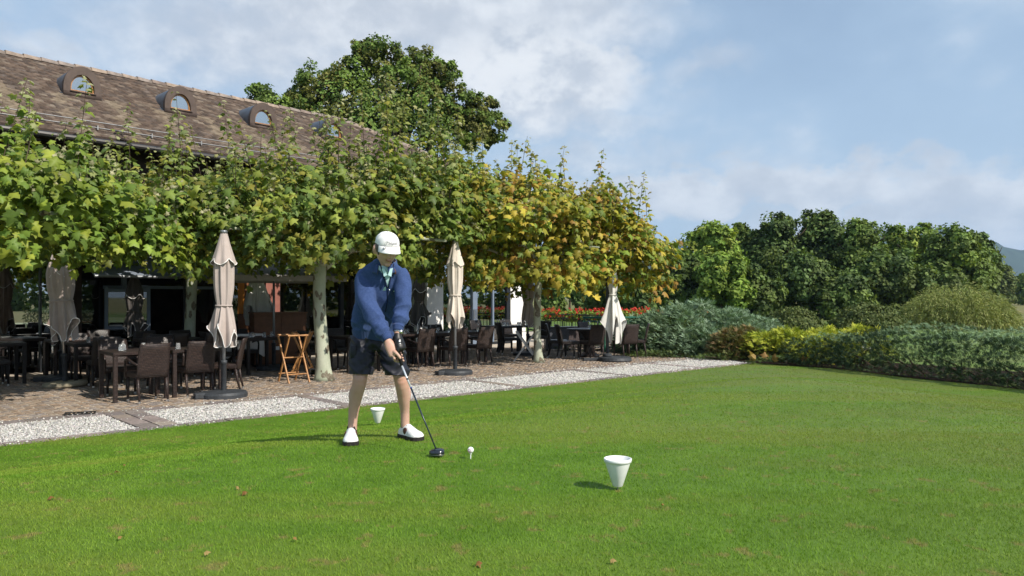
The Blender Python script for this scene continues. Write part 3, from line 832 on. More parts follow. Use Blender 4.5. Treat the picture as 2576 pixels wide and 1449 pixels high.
def foliage_mesh(name, blobs, n, size, palette, up=.35, clumps=60, clump_r=.16, droop=0.0, rng=RNG, bright_top=0.0):
    """leaf faces gathered into clumps spread through ellipsoids: blobs = [(centre, radii, weight)]"""
    wts = np.array([b[2] for b in blobs], float); wts /= wts.sum()
    P_, N_, C_ = [], [], []
    pal = np.array(palette)
    for (c, r, _), wgt in zip(blobs, wts):
        c, r = np.array(c, float), np.array(r, float)
        k = max(4, int(clumps * wgt)); m = int(n * wgt)
        d = rvec(k, rng); rr = rng.uniform(.45, 1.0, k) ** .6
        cc = c + d * rr[:, None] * r
        cr = clump_r * r.mean() * rng.uniform(.7, 1.6, k)
        tint = pal[rng.integers(0, len(pal), k)] * rng.uniform(.58, 1.5, (k, 1))
        idx = rng.integers(0, k, m)
        od = rvec(m, rng); od[:, 2] = od[:, 2] * .8 + .12
        rad = rng.uniform(.25, 1, m) ** .5 * 1.5
        p = cc[idx] + od * (cr[idx] * rad)[:, None]
        P_.append(p); N_.append(unit(od + d[idx] * .8 + np.array([0, 0, up])) + rng.normal(0, .45, (m, 3)))
        C_.append(tint[idx] * rng.uniform(.72, 1.3, (m, 1)))
    p = np.concatenate(P_); nn = np.concatenate(N_); c = np.concatenate(C_); m = len(p)
    dd = rvec(m, rng) + np.array([0, 0, -droop])
    V, F, C = scatter(DV, DF, p, frames(nn, dd), size * rng.uniform(.6, 1.35, m), np.clip(c, .004, .9))
    return fast_mesh(name, V, F, C)
GREEN = [(0.145, 0.21, 0.05), (0.12, 0.18, 0.046), (0.175, 0.235, 0.052), (0.145, 0.2, 0.056)]
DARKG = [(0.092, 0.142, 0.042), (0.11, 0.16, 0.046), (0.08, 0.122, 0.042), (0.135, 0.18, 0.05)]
LIGHTG = [(0.185, 0.27, 0.05), (0.215, 0.295, 0.055), (0.15, 0.23, 0.045), (0.26, 0.31, 0.06)]
OAKG = [(0.125, 0.19, 0.04), (0.14, 0.2, 0.045), (0.165, 0.185, 0.046), (0.11, 0.17, 0.04), (0.165, 0.165, 0.046)]
OLIVE = [(0.125, 0.155, 0.05), (0.1, 0.135, 0.045), (0.145, 0.17, 0.058)]
WILLOW = [(0.33, 0.36, 0.12), (0.27, 0.31, 0.1), (0.38, 0.39, 0.15), (0.23, 0.28, 0.09)]
def bg_tree(name, label, u, D, vtop, w_px, palette, n=7000, size=.42, base_v=None, category='tree', z0=-.1, lobes=7, squat=.5, trunk_f=.16, group=None, seed=0):
    rng = np.random.default_rng(seed + int(u)); rnd = random.Random(int(u) + seed)
    x = (u - 1288) / FPX * D; H = EYE - (vtop - HOR) / FPX * D - z0; R = w_px / FPX * D / 2
    t = thing(name, label, category, (x, D, z0), 0, group)
    tr = MB()
    limbs = [(.35 + .08 * k, (math.cos(k * 2.4), math.sin(k * 2.4), .9), H * .35, H * .012) for k in range(6)]
    limb_tree(tr, (0, 0, 0), (rnd.uniform(-.04, .04) * H, 0, H * .8), max(.12, H * .022), H * .006, limbs, rng=rnd)
    tr.build('trunk', M['bark'], t, True)
    blobs = []
    z_lo = H * trunk_f
    blobs.append(((0, 0, (H + z_lo) / 2), (R * .62, R * .62, (H - z_lo) * .40), 2.0)); blobs.append(((rnd.uniform(-.3, .3) * R, 0, H * .86), (R * .34, R * .34, H * .14), .7)); blobs.append(((rnd.uniform(-.5, .5) * R, 0, H * .80), (R * .3, R * .3, H * .13), .6))
    for k in range(lobes):
        a = k * 2.399 + seed; f = (k + .5) / lobes
        zc = z_lo + (H - z_lo) * (.12 + .78 * f); sh = math.sin(math.pi * min(1, .25 + .72 * f)) ** .6
        br = R * rnd.uniform(.36, .56)
        vz = br * rnd.uniform(.9, 1.5); blobs.append(((math.cos(a) * (R - br) * sh, math.sin(a) * (R - br) * sh, min(zc, H - vz * .9)), (br * .85, br * .85, vz), 1.0))
    obj('crown', foliage_mesh('crown', blobs, n, size, palette, clumps=170, rng=rng, clump_r=.27), M['foliage'], t, kind='stuff')
    return t
def oak():
    D = 46.0
    t = thing('oak_tree', 'tall broad oak with brownish green crown rising behind the roof', 'tree', ((1000 - 1288) / FPX * D, D, -.1))
    tr = MB(); limbs = [(.45, (-1, .2, .7), 6, .22), (.55, (1, .4, .8), 4.5, .2), (.6, (-.5, .6, 1), 5, .18), (.7, (.6, .3, 1), 5, .18), (.8, (-.3, -.4, 1), 4, .14), (.85, (.4, -.3, 1), 4, .14)]
    limb_tree(tr, (0, 0, 0), (.3, 0, 13.5), .55, .16, limbs, .06)
    for (a, b, r) in (((.5, 0, 9), (2.4, .5, 11.4), .10), ((.3, 0, 10), (1.8, -.6, 14.6), .12), ((.2, 0, 8), (-3.4, -.5, 11), .15)):
        tr.tube([a, np.add(np.multiply(np.add(a, b), .5), (.1, 0, .2)), b], [r, r * .7, r * .35], 6)
    tr.build('trunk', M['bark'], t, True)
    k = D / FPX
    def L(u, v, r, rz=None, w=1.0, dy=0): return (((u - 1000) * k, dy, (HOR - v) * k + EZ * 0 + EYE + .1), (r * k, r * k, (rz or r) * k), w)
    blobs = [L(960, 140, 62, 46), L(1060, 165, 52, 50), L(1010, 200, 80, 50, 1.2), L(880, 185, 60, 44), L(800, 215, 58, 48), L(790, 270, 62, 46), L(860, 260, 90, 70, 1.6),
             L(960, 275, 110, 70, 2), L(1060, 270, 80, 60, 1.3), L(1080, 215, 44, 36, .7), L(1130, 300, 70, 44), L(1210, 285, 46, 44, .8), L(1190, 340, 60, 40), L(1010, 340, 140, 60, 2), L(860, 330, 100, 50, 1.2), L(920, 120, 36, 30, .5), L(1115, 180, 40, 34, .6), L(1150, 255, 50, 40, .8), L(745, 245, 34, 30, .5), L(1240, 320, 40, 36, .6)]
    obj('crown', foliage_mesh('crown', blobs, 58000, .18, OAKG, clumps=700, clump_r=.17), M['foliage'], t, kind='stuff')
oak()
def small_behind():
    D = 44.0; k = D / FPX
    t = thing('ash_tree', 'small leafy tree top showing above the roof ridge left of the oak', 'tree', ((675 - 1288) * k, D, -.1))
    tr = MB(); limb_tree(tr, (0, 0, 0), (0, 0, 10.5), .22, .05, [(.7, (-1, 0, 1), 2.5, .07), (.75, (1, 0, .8), 2.4, .06), (.85, (.3, .5, 1), 1.8, .05)]); tr.build('trunk', M['bark'], t, True)
    L = lambda u, v, r, w=1.0: (((u - 675) * k, 0, (HOR - v) * k + EYE), (r * k, r * k, r * k * .8), w)
    obj('crown', foliage_mesh('crown', [L(655, 240, 34), L(690, 255, 40), L(720, 275, 34), L(640, 275, 36), L(680, 300, 60, 1.5)], 7500, .17, GREEN, clumps=80, clump_r=.28), M['foliage'], t, kind='stuff')
small_behind()
# belt of trees right of the terrace
BT = [('alder_tree', 'bright green tree at the left end of the far tree belt', 1790, 62, 566, 190, LIGHTG, .12),
      ('dark_tree', 'dark green bushy tree low beside the yellowing plane crown', 1700, 58, 640, 150, DARKG, .06),
      ('maple_tree', 'sunlit yellow green maple low in the front of the tree belt', 1815, 56, 640, 170, LIGHTG, .10),
      ('poplar_tree', 'green tree just left of the tallest dark trees', 1870, 70, 568, 120, GREEN, .12),
      ('tall_tree', 'tall dark tree forming the left shoulder of the tree belt peak', 1955, 68, 540, 160, DARKG, .08),
      ('tall_tree', 'tallest dark tree at the peak of the tree belt', 2070, 68, 530, 180, DARKG, .08),
      ('lime_tree', 'mid green rounded tree right of the tallest dark tree', 2165, 64, 556, 150, GREEN, .10),
      ('thin_tree', 'thin loose light tree with airy crown in the tree belt', 2255, 72, 562, 100, LIGHTG, .2),
      ('thin_tree', 'second thin airy light green tree beside its twin', 2310, 70, 560, 105, LIGHTG, .2),
      ('round_tree', 'broad round green tree near the right end of the belt', 2400, 62, 578, 190, GREEN, .08),
      ('dark_tree', 'dark tree closing the right end of the tree belt', 2460, 66, 592, 120, DARKG, .06),
      ('dark_tree', 'dark filler tree in the shaded middle of the tree belt', 2010, 60, 640, 220, DARKG, .03),
      ('dark_tree', 'dark low tree in the belt behind the weeping willow', 2230, 60, 640, 220, DARKG, .03),
      ('dark_tree', 'dark low tree in the belt behind the golden juniper', 1900, 57, 680, 150, DARKG, .03),
      ('dark_tree', 'dark low tree in the belt behind the right round shrub', 2120, 58, 690, 170, DARKG, .03),
      ('dark_tree', 'dark low tree at the foot of the belt above the willow', 2350, 59, 680, 190, DARKG, .03),
      ('grey_tree', 'hazy grey green tree far off at the right picture edge', 2528, 150, 668, 60, OLIVE, .05),
      ('grey_tree', 'small far tree cut by the right picture edge', 2580, 170, 690, 60, GREEN, .05),
      ('fir_like_tree', 'dark bushy tree behind the white hanging parasol', 1600, 52, 690, 170, DARKG, .02),
      ('dark_tree', 'dark rounded tree behind the railing left of the white parasol', 1490, 55, 690, 120, DARKG, .02),
      ('shrub_tree', 'small dark tree right of the white corner wall', 1392, 60, 690, 70, GREEN, .03),
      ('lone_tree', 'slim tree with bare trunk standing on the fairway', 1432, 66, 672, 70, OLIVE, .45)]
for i_, (nm, lb, u, D, vt, wpx, pal, tf) in enumerate(BT):
    big = wpx > 110
    bg_tree(nm, lb, u, D, vt, wpx, pal, n=14500 if big else 5500, size=.29 if D < 100 else .5, trunk_f=tf, lobes=9 if big else 6, seed=i_ * 3 + 1, group='trees of the far belt' if D < 100 else None)
# clipped round shrubs and the willow
def round_shrub(label, u, D, vtop, w_px, seed):
    k = D / FPX; x = (u - 1288) * k; R = w_px * k / 2; H = EYE - (vtop - HOR) * k + .1
    t = thing('round_shrub', label, 'shrub', (x, D, -.1), 0, 'round shrubs behind the junipers')
    MB().tube([(0, 0, 0), (.05, 0, H * .5), (0, 0, H * .8)], [.08, .06, .03], 6).build('stem', M['bark'], t)
    rng = np.random.default_rng(seed)
    n = 11000; d = rvec(n, rng); d[:, 2] = np.abs(d[:, 2]) * 1.0 - .12
    lump = 1 + .07 * np.sin(d[:, 0] * 9 + seed) * np.sin(d[:, 2] * 8) + .05 * np.sin(d[:, 1] * 13)
    p = d * np.array([R, R, H]) * (lump * rng.uniform(.86, 1.03, n))[:, None]
    c = np.array(OLIVE)[rng.integers(0, 3, n)] * rng.uniform(.6, 1.3, (n, 1))
    V, F, C = scatter(DV, DF, p, frames(d + rng.normal(0, .6, (n, 3)), rvec(n, rng)), .12 * rng.uniform(.6, 1.3, n), c)
    obj('crown', fast_mesh('crown', V, F, C), M['foliage'], t, kind='stuff')
round_shrub('clipped round olive green shrub, left of the two', 1995, 36, 768, 150, 1)
round_shrub('clipped round olive green shrub, right of the two beside the willow', 2185, 37, 757, 190, 2)
round_shrub('small dark bush between the juniper and the round shrubs', 1885, 38, 800, 90, 3)
def willow():
    D = 42.0; k = D / FPX
    t = thing('weeping_willow', 'pale yellow green weeping willow at the right of the shrubs', 'tree', ((2410 - 1288) * k, D, -.1))
    tr = MB(); limb_tree(tr, (0, 0, 0), (.1, 0, 2.0), .18, .08, [(.6, (-1, 0, 1), 1.2, .06), (.7, (1, .2, 1), 1.2, .06)]); tr.build('trunk', M['bark'], t, True)
    rng = np.random.default_rng(5); V_, F_, C_ = [], [], []
    n = 1900; a = rng.uniform(0, 2 * np.pi, n); r = np.sqrt(rng.random(n)) * 2.9
    top = (1.75 + .32 * np.sin(a * 3 + 1) * (r / 2.9) + .22 * np.sin(a * 5 + r * 2)) * np.clip(1 - (r / 3.15) ** 2, .02, 1) ** .6 * rng.uniform(.7, 1.18, n) + .22
    per = 14; o = 0
    st = np.stack([np.cos(a) * r, np.sin(a) * r * .8, top], 1)
    P_ = []; D_ = []
    for j in range(per):
        f = j / per
        q = st + np.stack([np.cos(a) * f * .35, np.sin(a) * f * .35, -f * np.minimum(top * .9, rng.uniform(.5, 1.5, n)) + .12 * (1 - f)], 1) + rng.normal(0, .05, (n, 3))
        P_.append(q); D_.append(np.stack([np.cos(a) * .4, np.sin(a) * .4, -np.ones(n) * (f + .3)], 1) + rng.normal(0, .3, (n, 3)))
    p = np.concatenate(P_); d = np.concatenate(D_); m = len(p)
    c = np.array(WILLOW)[rng.integers(0, 4, m)] * rng.uniform(.6, 1.25, (m, 1))
    sc_ = np.stack([np.full(m, .045), rng.uniform(.14, .30, m), np.full(m, .1)], 1)
    V, F, C = scatter(DV, DF, p, frames(rvec(m, rng), d), sc_, c)
    obj('crown', fast_mesh('crown', V, F, C), M['foliage'], t, kind='stuff')
willow()
# junipers: arching sprays made of many narrow needles-fronds
def spray_template(nf=7, spread=.5, curl=.25):
    V, F = [], []
    rng = np.random.default_rng(3)
    for i in range(nf):
        a = (i / (nf - 1) - .5) * 2 * spread; b = .18 + .12 * (i % 3); l = 1.0 - .35 * abs(a) / spread
        st = np.array([math.sin(a) * b * .6, b * .6, 0]); tip = np.array([math.sin(a) * l, math.cos(a) * l, curl * l * l + .08 * (i % 2)])
        side = np.array([math.cos(a), -math.sin(a), .2]) * .055
        mid = (st + tip) / 2 + np.array([0, 0, -.02])
        o = len(V); V += [st, mid - side, tip, mid + side]; F += [[o, o + 1, o + 2], [o, o + 2, o + 3]]
    return np.array(V), np.array(F)
SV, SF = spray_template(); SV4, SF4 = spray_template(4, .45, .2)
def sprays(p, out, size, pal, rng, bright=None, hang=0.0, nrm=None, tv=None):
    n = len(p)
    c = np.array(pal)[rng.integers(0, len(pal), n)] * rng.uniform(.65, 1.3, (n, 1))
    if bright is not None: c = c * bright[:, None]
    d = unit(out + rng.normal(0, .38, (n, 3)) + np.array([0, 0, -hang])); nn = (np.array([0, 0, 1.0]) + out * .3 if nrm is None else nrm) + rng.normal(0, .45, (n, 3))
    tv_, tf_ = tv if tv is not None else (SV, SF)
    return scatter(tv_, tf_, p, frames(nn, d), size * rng.uniform(.55, 1.35, n), c, np.tile([.7, .95, 1.2, .95], len(tv_) // 4))
BLUEJ = [(0.215, 0.305, 0.195), (0.17, 0.255, 0.155), (0.265, 0.355, 0.235), (0.185, 0.28, 0.165)]
GOLDJ = [(0.42, 0.44, 0.045), (0.34, 0.39, 0.04), (0.48, 0.48, 0.06), (0.27, 0.34, 0.035)]
GREYJ = [(.165, .255, .135), (.20, .29, .16), (.135, .215, .11), (.23, .32, .185)]
RUSTJ = [(.20, .185, .07), (.17, .175, .06), (.15, .16, .06), (.27, .17, .08)]
def juniper_bush(name, label, blobs, n, size, pal, seed, stems=6, inner=DARKG, arch=.25, group=None, skirt=None):
    """blobs in world coordinates: (x, y, rx, ry, height)"""
    rng = np.random.default_rng(seed); b0 = blobs[0]
    t = thing(name, label, 'shrub', (b0[0], b0[1], 0), 0, group)
    P_, O_ = [], []
    tot = sum(b[2] * b[3] + b[2] * b[4] for b in blobs)
    for (x, y, rx, ry, h) in blobs:
        m = int(n * (rx * ry + rx * h) / tot)
        d = rvec(m, rng); d[:, 2] = np.abs(d[:, 2])
        prof = d * np.array([rx, ry, h]) * (rng.uniform(.72, 1.0, m) ** .5)[:, None]
        prof[:, 2] = np.maximum(prof[:, 2] + .02, .05)
        lump = 1 + .10 * np.sin(prof[:, 0] * 3.1 + seed) * np.cos(prof[:, 1] * 2.7) + .06 * np.sin(prof[:, 0] * 7)
        prof *= lump[:, None]
        P_.append(prof + np.array([x - b0[0], y - b0[1], 0])); O_.append(unit(d * np.array([1, 1, .6]) + np.array([0, 0, arch])))
    p = np.concatenate(P_); o_ = np.concatenate(O_)
    V, F, C = sprays(p, o_, size, pal, rng, tv=(SV4, SF4)) if skirt is None else (None, None, None)
    if skirt is not None:                              # shade painted in: darker skirt colours on the low, twiggy underside
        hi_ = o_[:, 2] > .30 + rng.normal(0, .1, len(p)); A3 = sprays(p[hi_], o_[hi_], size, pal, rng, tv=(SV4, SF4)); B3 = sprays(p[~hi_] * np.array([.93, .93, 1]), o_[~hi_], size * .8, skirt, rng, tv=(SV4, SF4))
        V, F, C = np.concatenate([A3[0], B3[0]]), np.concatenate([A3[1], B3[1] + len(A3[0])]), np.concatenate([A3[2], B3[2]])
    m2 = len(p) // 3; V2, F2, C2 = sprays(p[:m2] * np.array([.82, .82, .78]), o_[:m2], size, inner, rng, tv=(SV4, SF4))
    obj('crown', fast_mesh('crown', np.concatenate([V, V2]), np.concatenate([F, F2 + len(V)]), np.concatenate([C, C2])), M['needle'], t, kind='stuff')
    for k in range(stems):
        a = rng.uniform(0, 6.28); b = blobs[k % len(blobs)]; q = np.array([b[0] - b0[0], b[1] - b0[1], 0])
        MB().tube([q, q + np.array([math.cos(a) * b[2] * .3, math.sin(a) * b[3] * .3, b[4] * .35]), q + np.array([math.cos(a) * b[2] * .75, math.sin(a) * b[3] * .75, b[4] * .5])], [.035, .022, .01], 5).build('stem', M['bark'], t)
    return t
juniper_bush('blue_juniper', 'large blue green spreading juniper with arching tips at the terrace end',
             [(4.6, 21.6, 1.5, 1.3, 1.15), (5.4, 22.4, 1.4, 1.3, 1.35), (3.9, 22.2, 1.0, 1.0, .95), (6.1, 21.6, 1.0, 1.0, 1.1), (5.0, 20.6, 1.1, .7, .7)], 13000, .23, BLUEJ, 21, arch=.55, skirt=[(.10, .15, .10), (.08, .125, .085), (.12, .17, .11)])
juniper_bush('mound_juniper', 'rounded blue green juniper mound behind the blue juniper',
             [(7.0, 24.0, 1.0, 1.0, 1.2), (7.9, 24.3, 1.1, 1.0, .9)], 4500, .18, BLUEJ, 22)
juniper_bush('cotoneaster', 'brownish low cotoneaster mound between the blue and golden junipers',
             [(5.6, 19.6, .55, .6, .82), (6.0, 19.9, .6, .5, .85)], 3200, .16, RUSTJ, 23)
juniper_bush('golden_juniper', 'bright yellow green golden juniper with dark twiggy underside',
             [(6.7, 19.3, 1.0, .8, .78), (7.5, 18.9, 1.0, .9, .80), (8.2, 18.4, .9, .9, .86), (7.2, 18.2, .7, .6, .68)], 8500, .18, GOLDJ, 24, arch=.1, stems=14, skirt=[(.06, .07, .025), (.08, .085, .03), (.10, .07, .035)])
juniper_bush('ground_ivy', 'low dark creeping cover along the foot of the junipers', [(4.0, 20.2, 1.2, .35, .16), (5.4, 19.2, .8, .3, .18), (6.4, 17.9, .9, .35, .2), (2.4, 22.6, 1.6, .4, .25)], 2500, .10, DARKG, 25)
def hedge():
    rng = np.random.default_rng(31)
    t = thing('juniper_hedge', 'long grey green juniper hedge curving along the lawn at the right', 'hedge', (8.2, 13.5, 0))
    n = 21000; yy_ = rng.uniform(4.5, 17.6, n); f = rng.random(n)
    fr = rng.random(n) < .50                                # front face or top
    wdt = 2.6
    hgt = .92 + .05 * np.sin(yy_ * 1.7) + .04 * np.sin(yy_ * 4.1) - .22 * sst(yy_, 15.2, 17.4)
    inn = np.where(fr, .10 + .10 * np.sin(yy_ * 2.3) + .07 * np.sin(yy_ * 5.7) - .24 * np.sin(np.pi * np.clip(f * 1.02, 0, 1)) * .9 + .16 * (1 - f) ** 2, .14 + f * wdt)
    zz_ = np.where(fr, .06 + f * (hgt - .06), hgt - .16 * np.clip(1 - inn / .5, 0, 1) ** 2 + .06 * np.sin(inn * 4 + yy_) - .35 * np.clip((inn - 1.8) / .8, 0, 1))
    x = hedge_x(yy_) + .05 + inn
    sl = np.gradient(HEDGE[:, 0]) ; nx = np.full(n, -.85); ny = np.full(n, -.45)
    out = np.where(fr[:, None], np.stack([nx, ny, np.full(n, .15)], 1), np.stack([nx * .15, ny * .15, np.full(n, .75)], 1))
    p = np.stack([x - 8.2, yy_ - 13.5, zz_ - .04], 1) + rng.normal(0, .03, (n, 3))
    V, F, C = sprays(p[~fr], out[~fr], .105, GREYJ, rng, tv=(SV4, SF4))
    B3 = sprays(p[fr], out[fr] + np.array([0, 0, .4]), .105, [(.052, .088, .046), (.043, .074, .040), (.068, .108, .056)], rng, tv=(SV4, SF4), nrm=np.array([-.85, -.45, .12]))  # front sprays in darker greens: the hedge's shaded side put into the colour
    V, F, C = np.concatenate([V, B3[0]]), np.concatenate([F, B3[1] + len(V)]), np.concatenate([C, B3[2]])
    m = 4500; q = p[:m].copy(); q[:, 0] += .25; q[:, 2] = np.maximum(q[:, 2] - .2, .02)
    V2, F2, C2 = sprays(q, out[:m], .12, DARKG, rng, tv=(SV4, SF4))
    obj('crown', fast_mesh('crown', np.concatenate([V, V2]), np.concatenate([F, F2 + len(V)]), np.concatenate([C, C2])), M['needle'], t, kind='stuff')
    for k in range(30):
        y = rng.uniform(6, 17); x0 = float(hedge_x(y)) - 8.2 + .9
        MB().tube([(x0, y - 13.5, 0), (x0 - .3, y - 13.4 + rng.uniform(-.2, .2), .25), (x0 - .6, y - 13.5 + rng.uniform(-.4, .4), .42)], [.03, .02, .008], 5).build('stem', M['bark'], t)
    # dark earth strip under the hedge
    pts = [(float(hedge_x(y)) - .02, y) for y in np.linspace(19.2, 4.5, 30)] + [(float(hedge_x(y)) + 3.2, y) for y in np.linspace(4.5, 19.2, 30)]
    MB().add([(a, b, .028) for a, b in pts], [tuple(range(len(pts)))]).build('soil_bed', mat('bark_mulch', (.035, .025, .018), .95, .05, noise=(12, .5), bump=(30, .8, .03)), kind='structure')
hedge()
# far dark wood seen only as a mirror image in the coated panes, one mass
def far_wood():
    rng = np.random.default_rng(41); V_, F_, C_, o = [], [], [], 0
    for k in range(46):
        x = 78 + rng.uniform(-6, 10); y = -55 + k * 2.5 + rng.uniform(-1, 1); h = rng.uniform(5.0, 8.5) * (1.25 if k % 7 == 0 else 1)
        m = 260; f = rng.random(m); a = rng.uniform(0, 6.28, m); r = (1 - f) * h * .2 + .1
        p = np.stack([x + np.cos(a) * r, y + np.sin(a) * r, f * h], 1)
        V, F, C = scatter(DV, DF, p, frames(rvec(m, rng), np.stack([np.cos(a), np.sin(a), -.5 * np.ones(m)], 1)), .9 * rng.uniform(.6, 1.3, m) * (1.15 - f * .7), np.array(DARKG)[rng.integers(0, 4, m)])
        V_.append(V); F_.append(F + o); C_.append(C); o += len(V)
    w_ = obj('conifer_wood', fast_mesh('conifer_wood', np.concatenate(V_), np.concatenate(F_), np.concatenate(C_)), M['foliage'], kind='stuff')
    w_['label'] = 'dark conifer wood mirrored in the coated window panes'
far_wood()

# ------------------------------------------------------------------ pollarded plane trees
def bark_plane():
    m = bpy.data.materials.new('plane_bark'); m.use_nodes = True
    t = NT(m.node_tree); p = t.n['Principled BSDF']
    c = t.new('ShaderNodeTexCoord').outputs['Object']
    mp = t.new('ShaderNodeMapping'); mp.inputs['Scale'].default_value = (1, 1, .55); t.link(c, mp.inputs[0])
    a = t.noise(mp.outputs[0], 7.5, 2.0, .4); b = t.noise(c, 30, 4.0); d = t.noise(mp.outputs[0], 4.0, 2.0)
    s = t.new('ShaderNodeSeparateXYZ'); t.link(c, s.inputs[0])
    col = t.mix(t.smooth(d, .35, .65), (.40, .42, .33), (.31, .34, .25))
    col = t.mix(t.smooth(a, .565, .60), col, (.125, .105, .075))
    col = t.mix(t.math('MULTIPLY', t.smooth(b, .4, .75), .3), col, (.48, .46, .36))
    t.link(col, p.inputs['Base Color']); p.inputs['Roughness'].default_value = .8; p.inputs['Specular IOR Level'].default_value = .2
    bn = t.new('ShaderNodeBump', i_Strength=.5); bn.inputs['Distance'].default_value = .012; t.link(t.math('ADD', a, t.math('MULTIPLY', b, .3)), bn.inputs['Height']); t.link(bn.outputs[0], p.inputs['Normal'])
    return m
M['plane_bark'] = bark_plane()
YG = [(0.235, 0.3, 0.045), (0.19, 0.265, 0.045), (0.15, 0.225, 0.042), (0.29, 0.33, 0.05), (0.13, 0.2, 0.044)]
PG = [(0.165, 0.23, 0.05), (0.195, 0.255, 0.052), (0.13, 0.19, 0.046), (0.24, 0.28, 0.055), (0.115, 0.17, 0.046), (0.29, 0.27, 0.055), (0.22, 0.245, 0.05)]
AUT = [(0.36, 0.32, 0.045), (0.28, 0.3, 0.045), (0.18, 0.25, 0.04), (0.43, 0.33, 0.05), (0.36, 0.21, 0.045), (0.15, 0.215, 0.04), (0.24, 0.28, 0.043), (0.38, 0.31, 0.05), (0.33, 0.3, 0.045)]
PALE = np.array([.46, .43, .27])
KEEP_CLEAR = []        # (x, y, r, ztop): closed parasols standing in front of the crowns
def plane_tree(label, xy, ea, na, z0, z1, n, pal, lsize, seed, trunk_r, nshoot=26, single=300, crown_off=(0, 0), shoot_h=1.0, low=0.0, trunk_h=2.2, rimdrop=.55, tilt=0.0):
    rng = np.random.default_rng(seed); rnd = random.Random(seed)
    x0, y0 = xy; t = thing('plane_tree', label, 'tree', (x0, y0, 0), 0, 'pollarded plane trees on the terrace')
    e3 = np.array([E1[0], E1[1], 0]); n3 = np.array([N1[0], N1[1], 0]); co = e3 * crown_off[0] + n3 * crown_off[1]
    tr = MB()
    zs = np.array([0, .08, .25, .7, 1.2, 1.7, trunk_h, trunk_h + .3]); rr = trunk_r * np.array([1.75, 1.4, 1.15, 1.02, .97, .95, 1.05, .9])
    tr.tube(np.stack([.04 * np.sin(zs * 1.7 + seed), .03 * np.cos(zs * 1.3), zs], 1), rr, 18); tr.build('trunk', M['plane_bark'], t, True)
    for k in range(7):
        a = k * 2 * math.pi / 7 + rnd.uniform(-.3, .3); L = rnd.uniform(.7, .92)
        d = co * .6 + e3 * math.cos(a) * ea * L + n3 * math.sin(a) * na * L
        q = [np.array([0, 0, trunk_h - .1])] + [np.array([0, 0, trunk_h]) + d * f + np.array([rnd.uniform(-.08, .08), rnd.uniform(-.08, .08), .45 * f + .25 * math.sin(f * 3)]) for f in (.25, .5, .75, 1)]
        MB().tube(q, [trunk_r * .6, trunk_r * .48, trunk_r * .38, trunk_r * .3, trunk_r * .2], 8).build('limb', M['plane_bark'], t, True)
    # leaf positions: flat topped cushion, dense at its skin
    m = n; a = rng.uniform(0, 2 * np.pi, m); r = rng.uniform(.08, 1, m) ** .55
    r *= 1 + .09 * np.sin(3 * a + seed) + .07 * np.sin(5 * a + seed * 2)
    f = rng.random(m); skin = rng.random(m) < .75
    f = np.where(skin & (rng.random(m) < .5), 1 - rng.random(m) ** 2 * .35, f)
    edge = np.clip(r, 0, 1)
    zt = z1 - rimdrop * edge ** 3 + .26 * np.sin(a * 4 + r * 6 + seed) + .12 * np.sin(a * 9 - r * 5) + tilt * np.cos(a) * r ; zb = z0 + .22 * (1 - edge) - low * edge + .14 * np.sin(a * 6 + seed)
    p = co + e3 * (np.cos(a) * r * ea)[:, None] + n3 * (np.sin(a) * r * na)[:, None]
    p[:, 2] += zb + (zt - zb) * f
    k = max(20, m // 13); ctr = rng.choice(m, k, replace=False); own = rng.integers(0, k, m); loose = rng.random(m) < .22
    pc = p[ctr[own]] + rng.normal(0, .135, (m, 3)); p = np.where(loose[:, None], p, pc)
    a, r, f, edge = (np.where(loose, q_, q_[ctr[own]]) for q_ in (a, r, f, edge))
    tone = rng.uniform(.72, 1.25, k)[own]
    out = unit(e3 * (np.cos(a) / ea)[:, None] + n3 * (np.sin(a) / na)[:, None])
    nrm = out * (.35 + edge[:, None] * .7) + np.array([0, 0, 1.0]) * (.35 + f[:, None] * .9) + rng.normal(0, .75, (m, 3))
    tip = out * .7 + np.array([0, 0, -.9]) + rng.normal(0, .55, (m, 3))
    ci = np.where(rng.random(m) < .7, rng.integers(0, len(pal), k)[own], rng.integers(0, len(pal), m)); col = np.array(pal)[ci] * rng.uniform(.75, 1.25, (m, 1))
    patch = np.sin(a * 3 + seed) * np.sin(f * 5 + r * 4)
    col *= ((1 + .22 * patch) * tone)[:, None]
    sz = lsize * rng.uniform(.5, 1.3, m)
    # upright shoots with smaller, paler leaves at their tips
    SP, SN, SD, SCo, SS = [], [], [], [], []
    for k in range(nshoot):
        a = rnd.uniform(0, 6.28); r = math.sqrt(rnd.random()) * .92; L = rnd.uniform(.25, .75) * shoot_h * (.45 + .6 * (.5 + .5 * math.sin(4 * a + seed * 1.3 + r * 3)))
        if k % 4 == 0: L = rnd.uniform(.75, 1.25) * shoot_h
        b = co + e3 * math.cos(a) * r * ea + n3 * math.sin(a) * r * na; b[2] = z1 - rimdrop * r ** 3 - .15 + tilt * math.cos(a) * r
        lean = np.array([rnd.uniform(-.25, .25), rnd.uniform(-.25, .25), 1]) * L
        MB().tube([b, b + lean * .5, b + lean], [.009, .006, .003], 4).build('shoot', M['bark'], t)
        k_n = int(30 * L + 12)
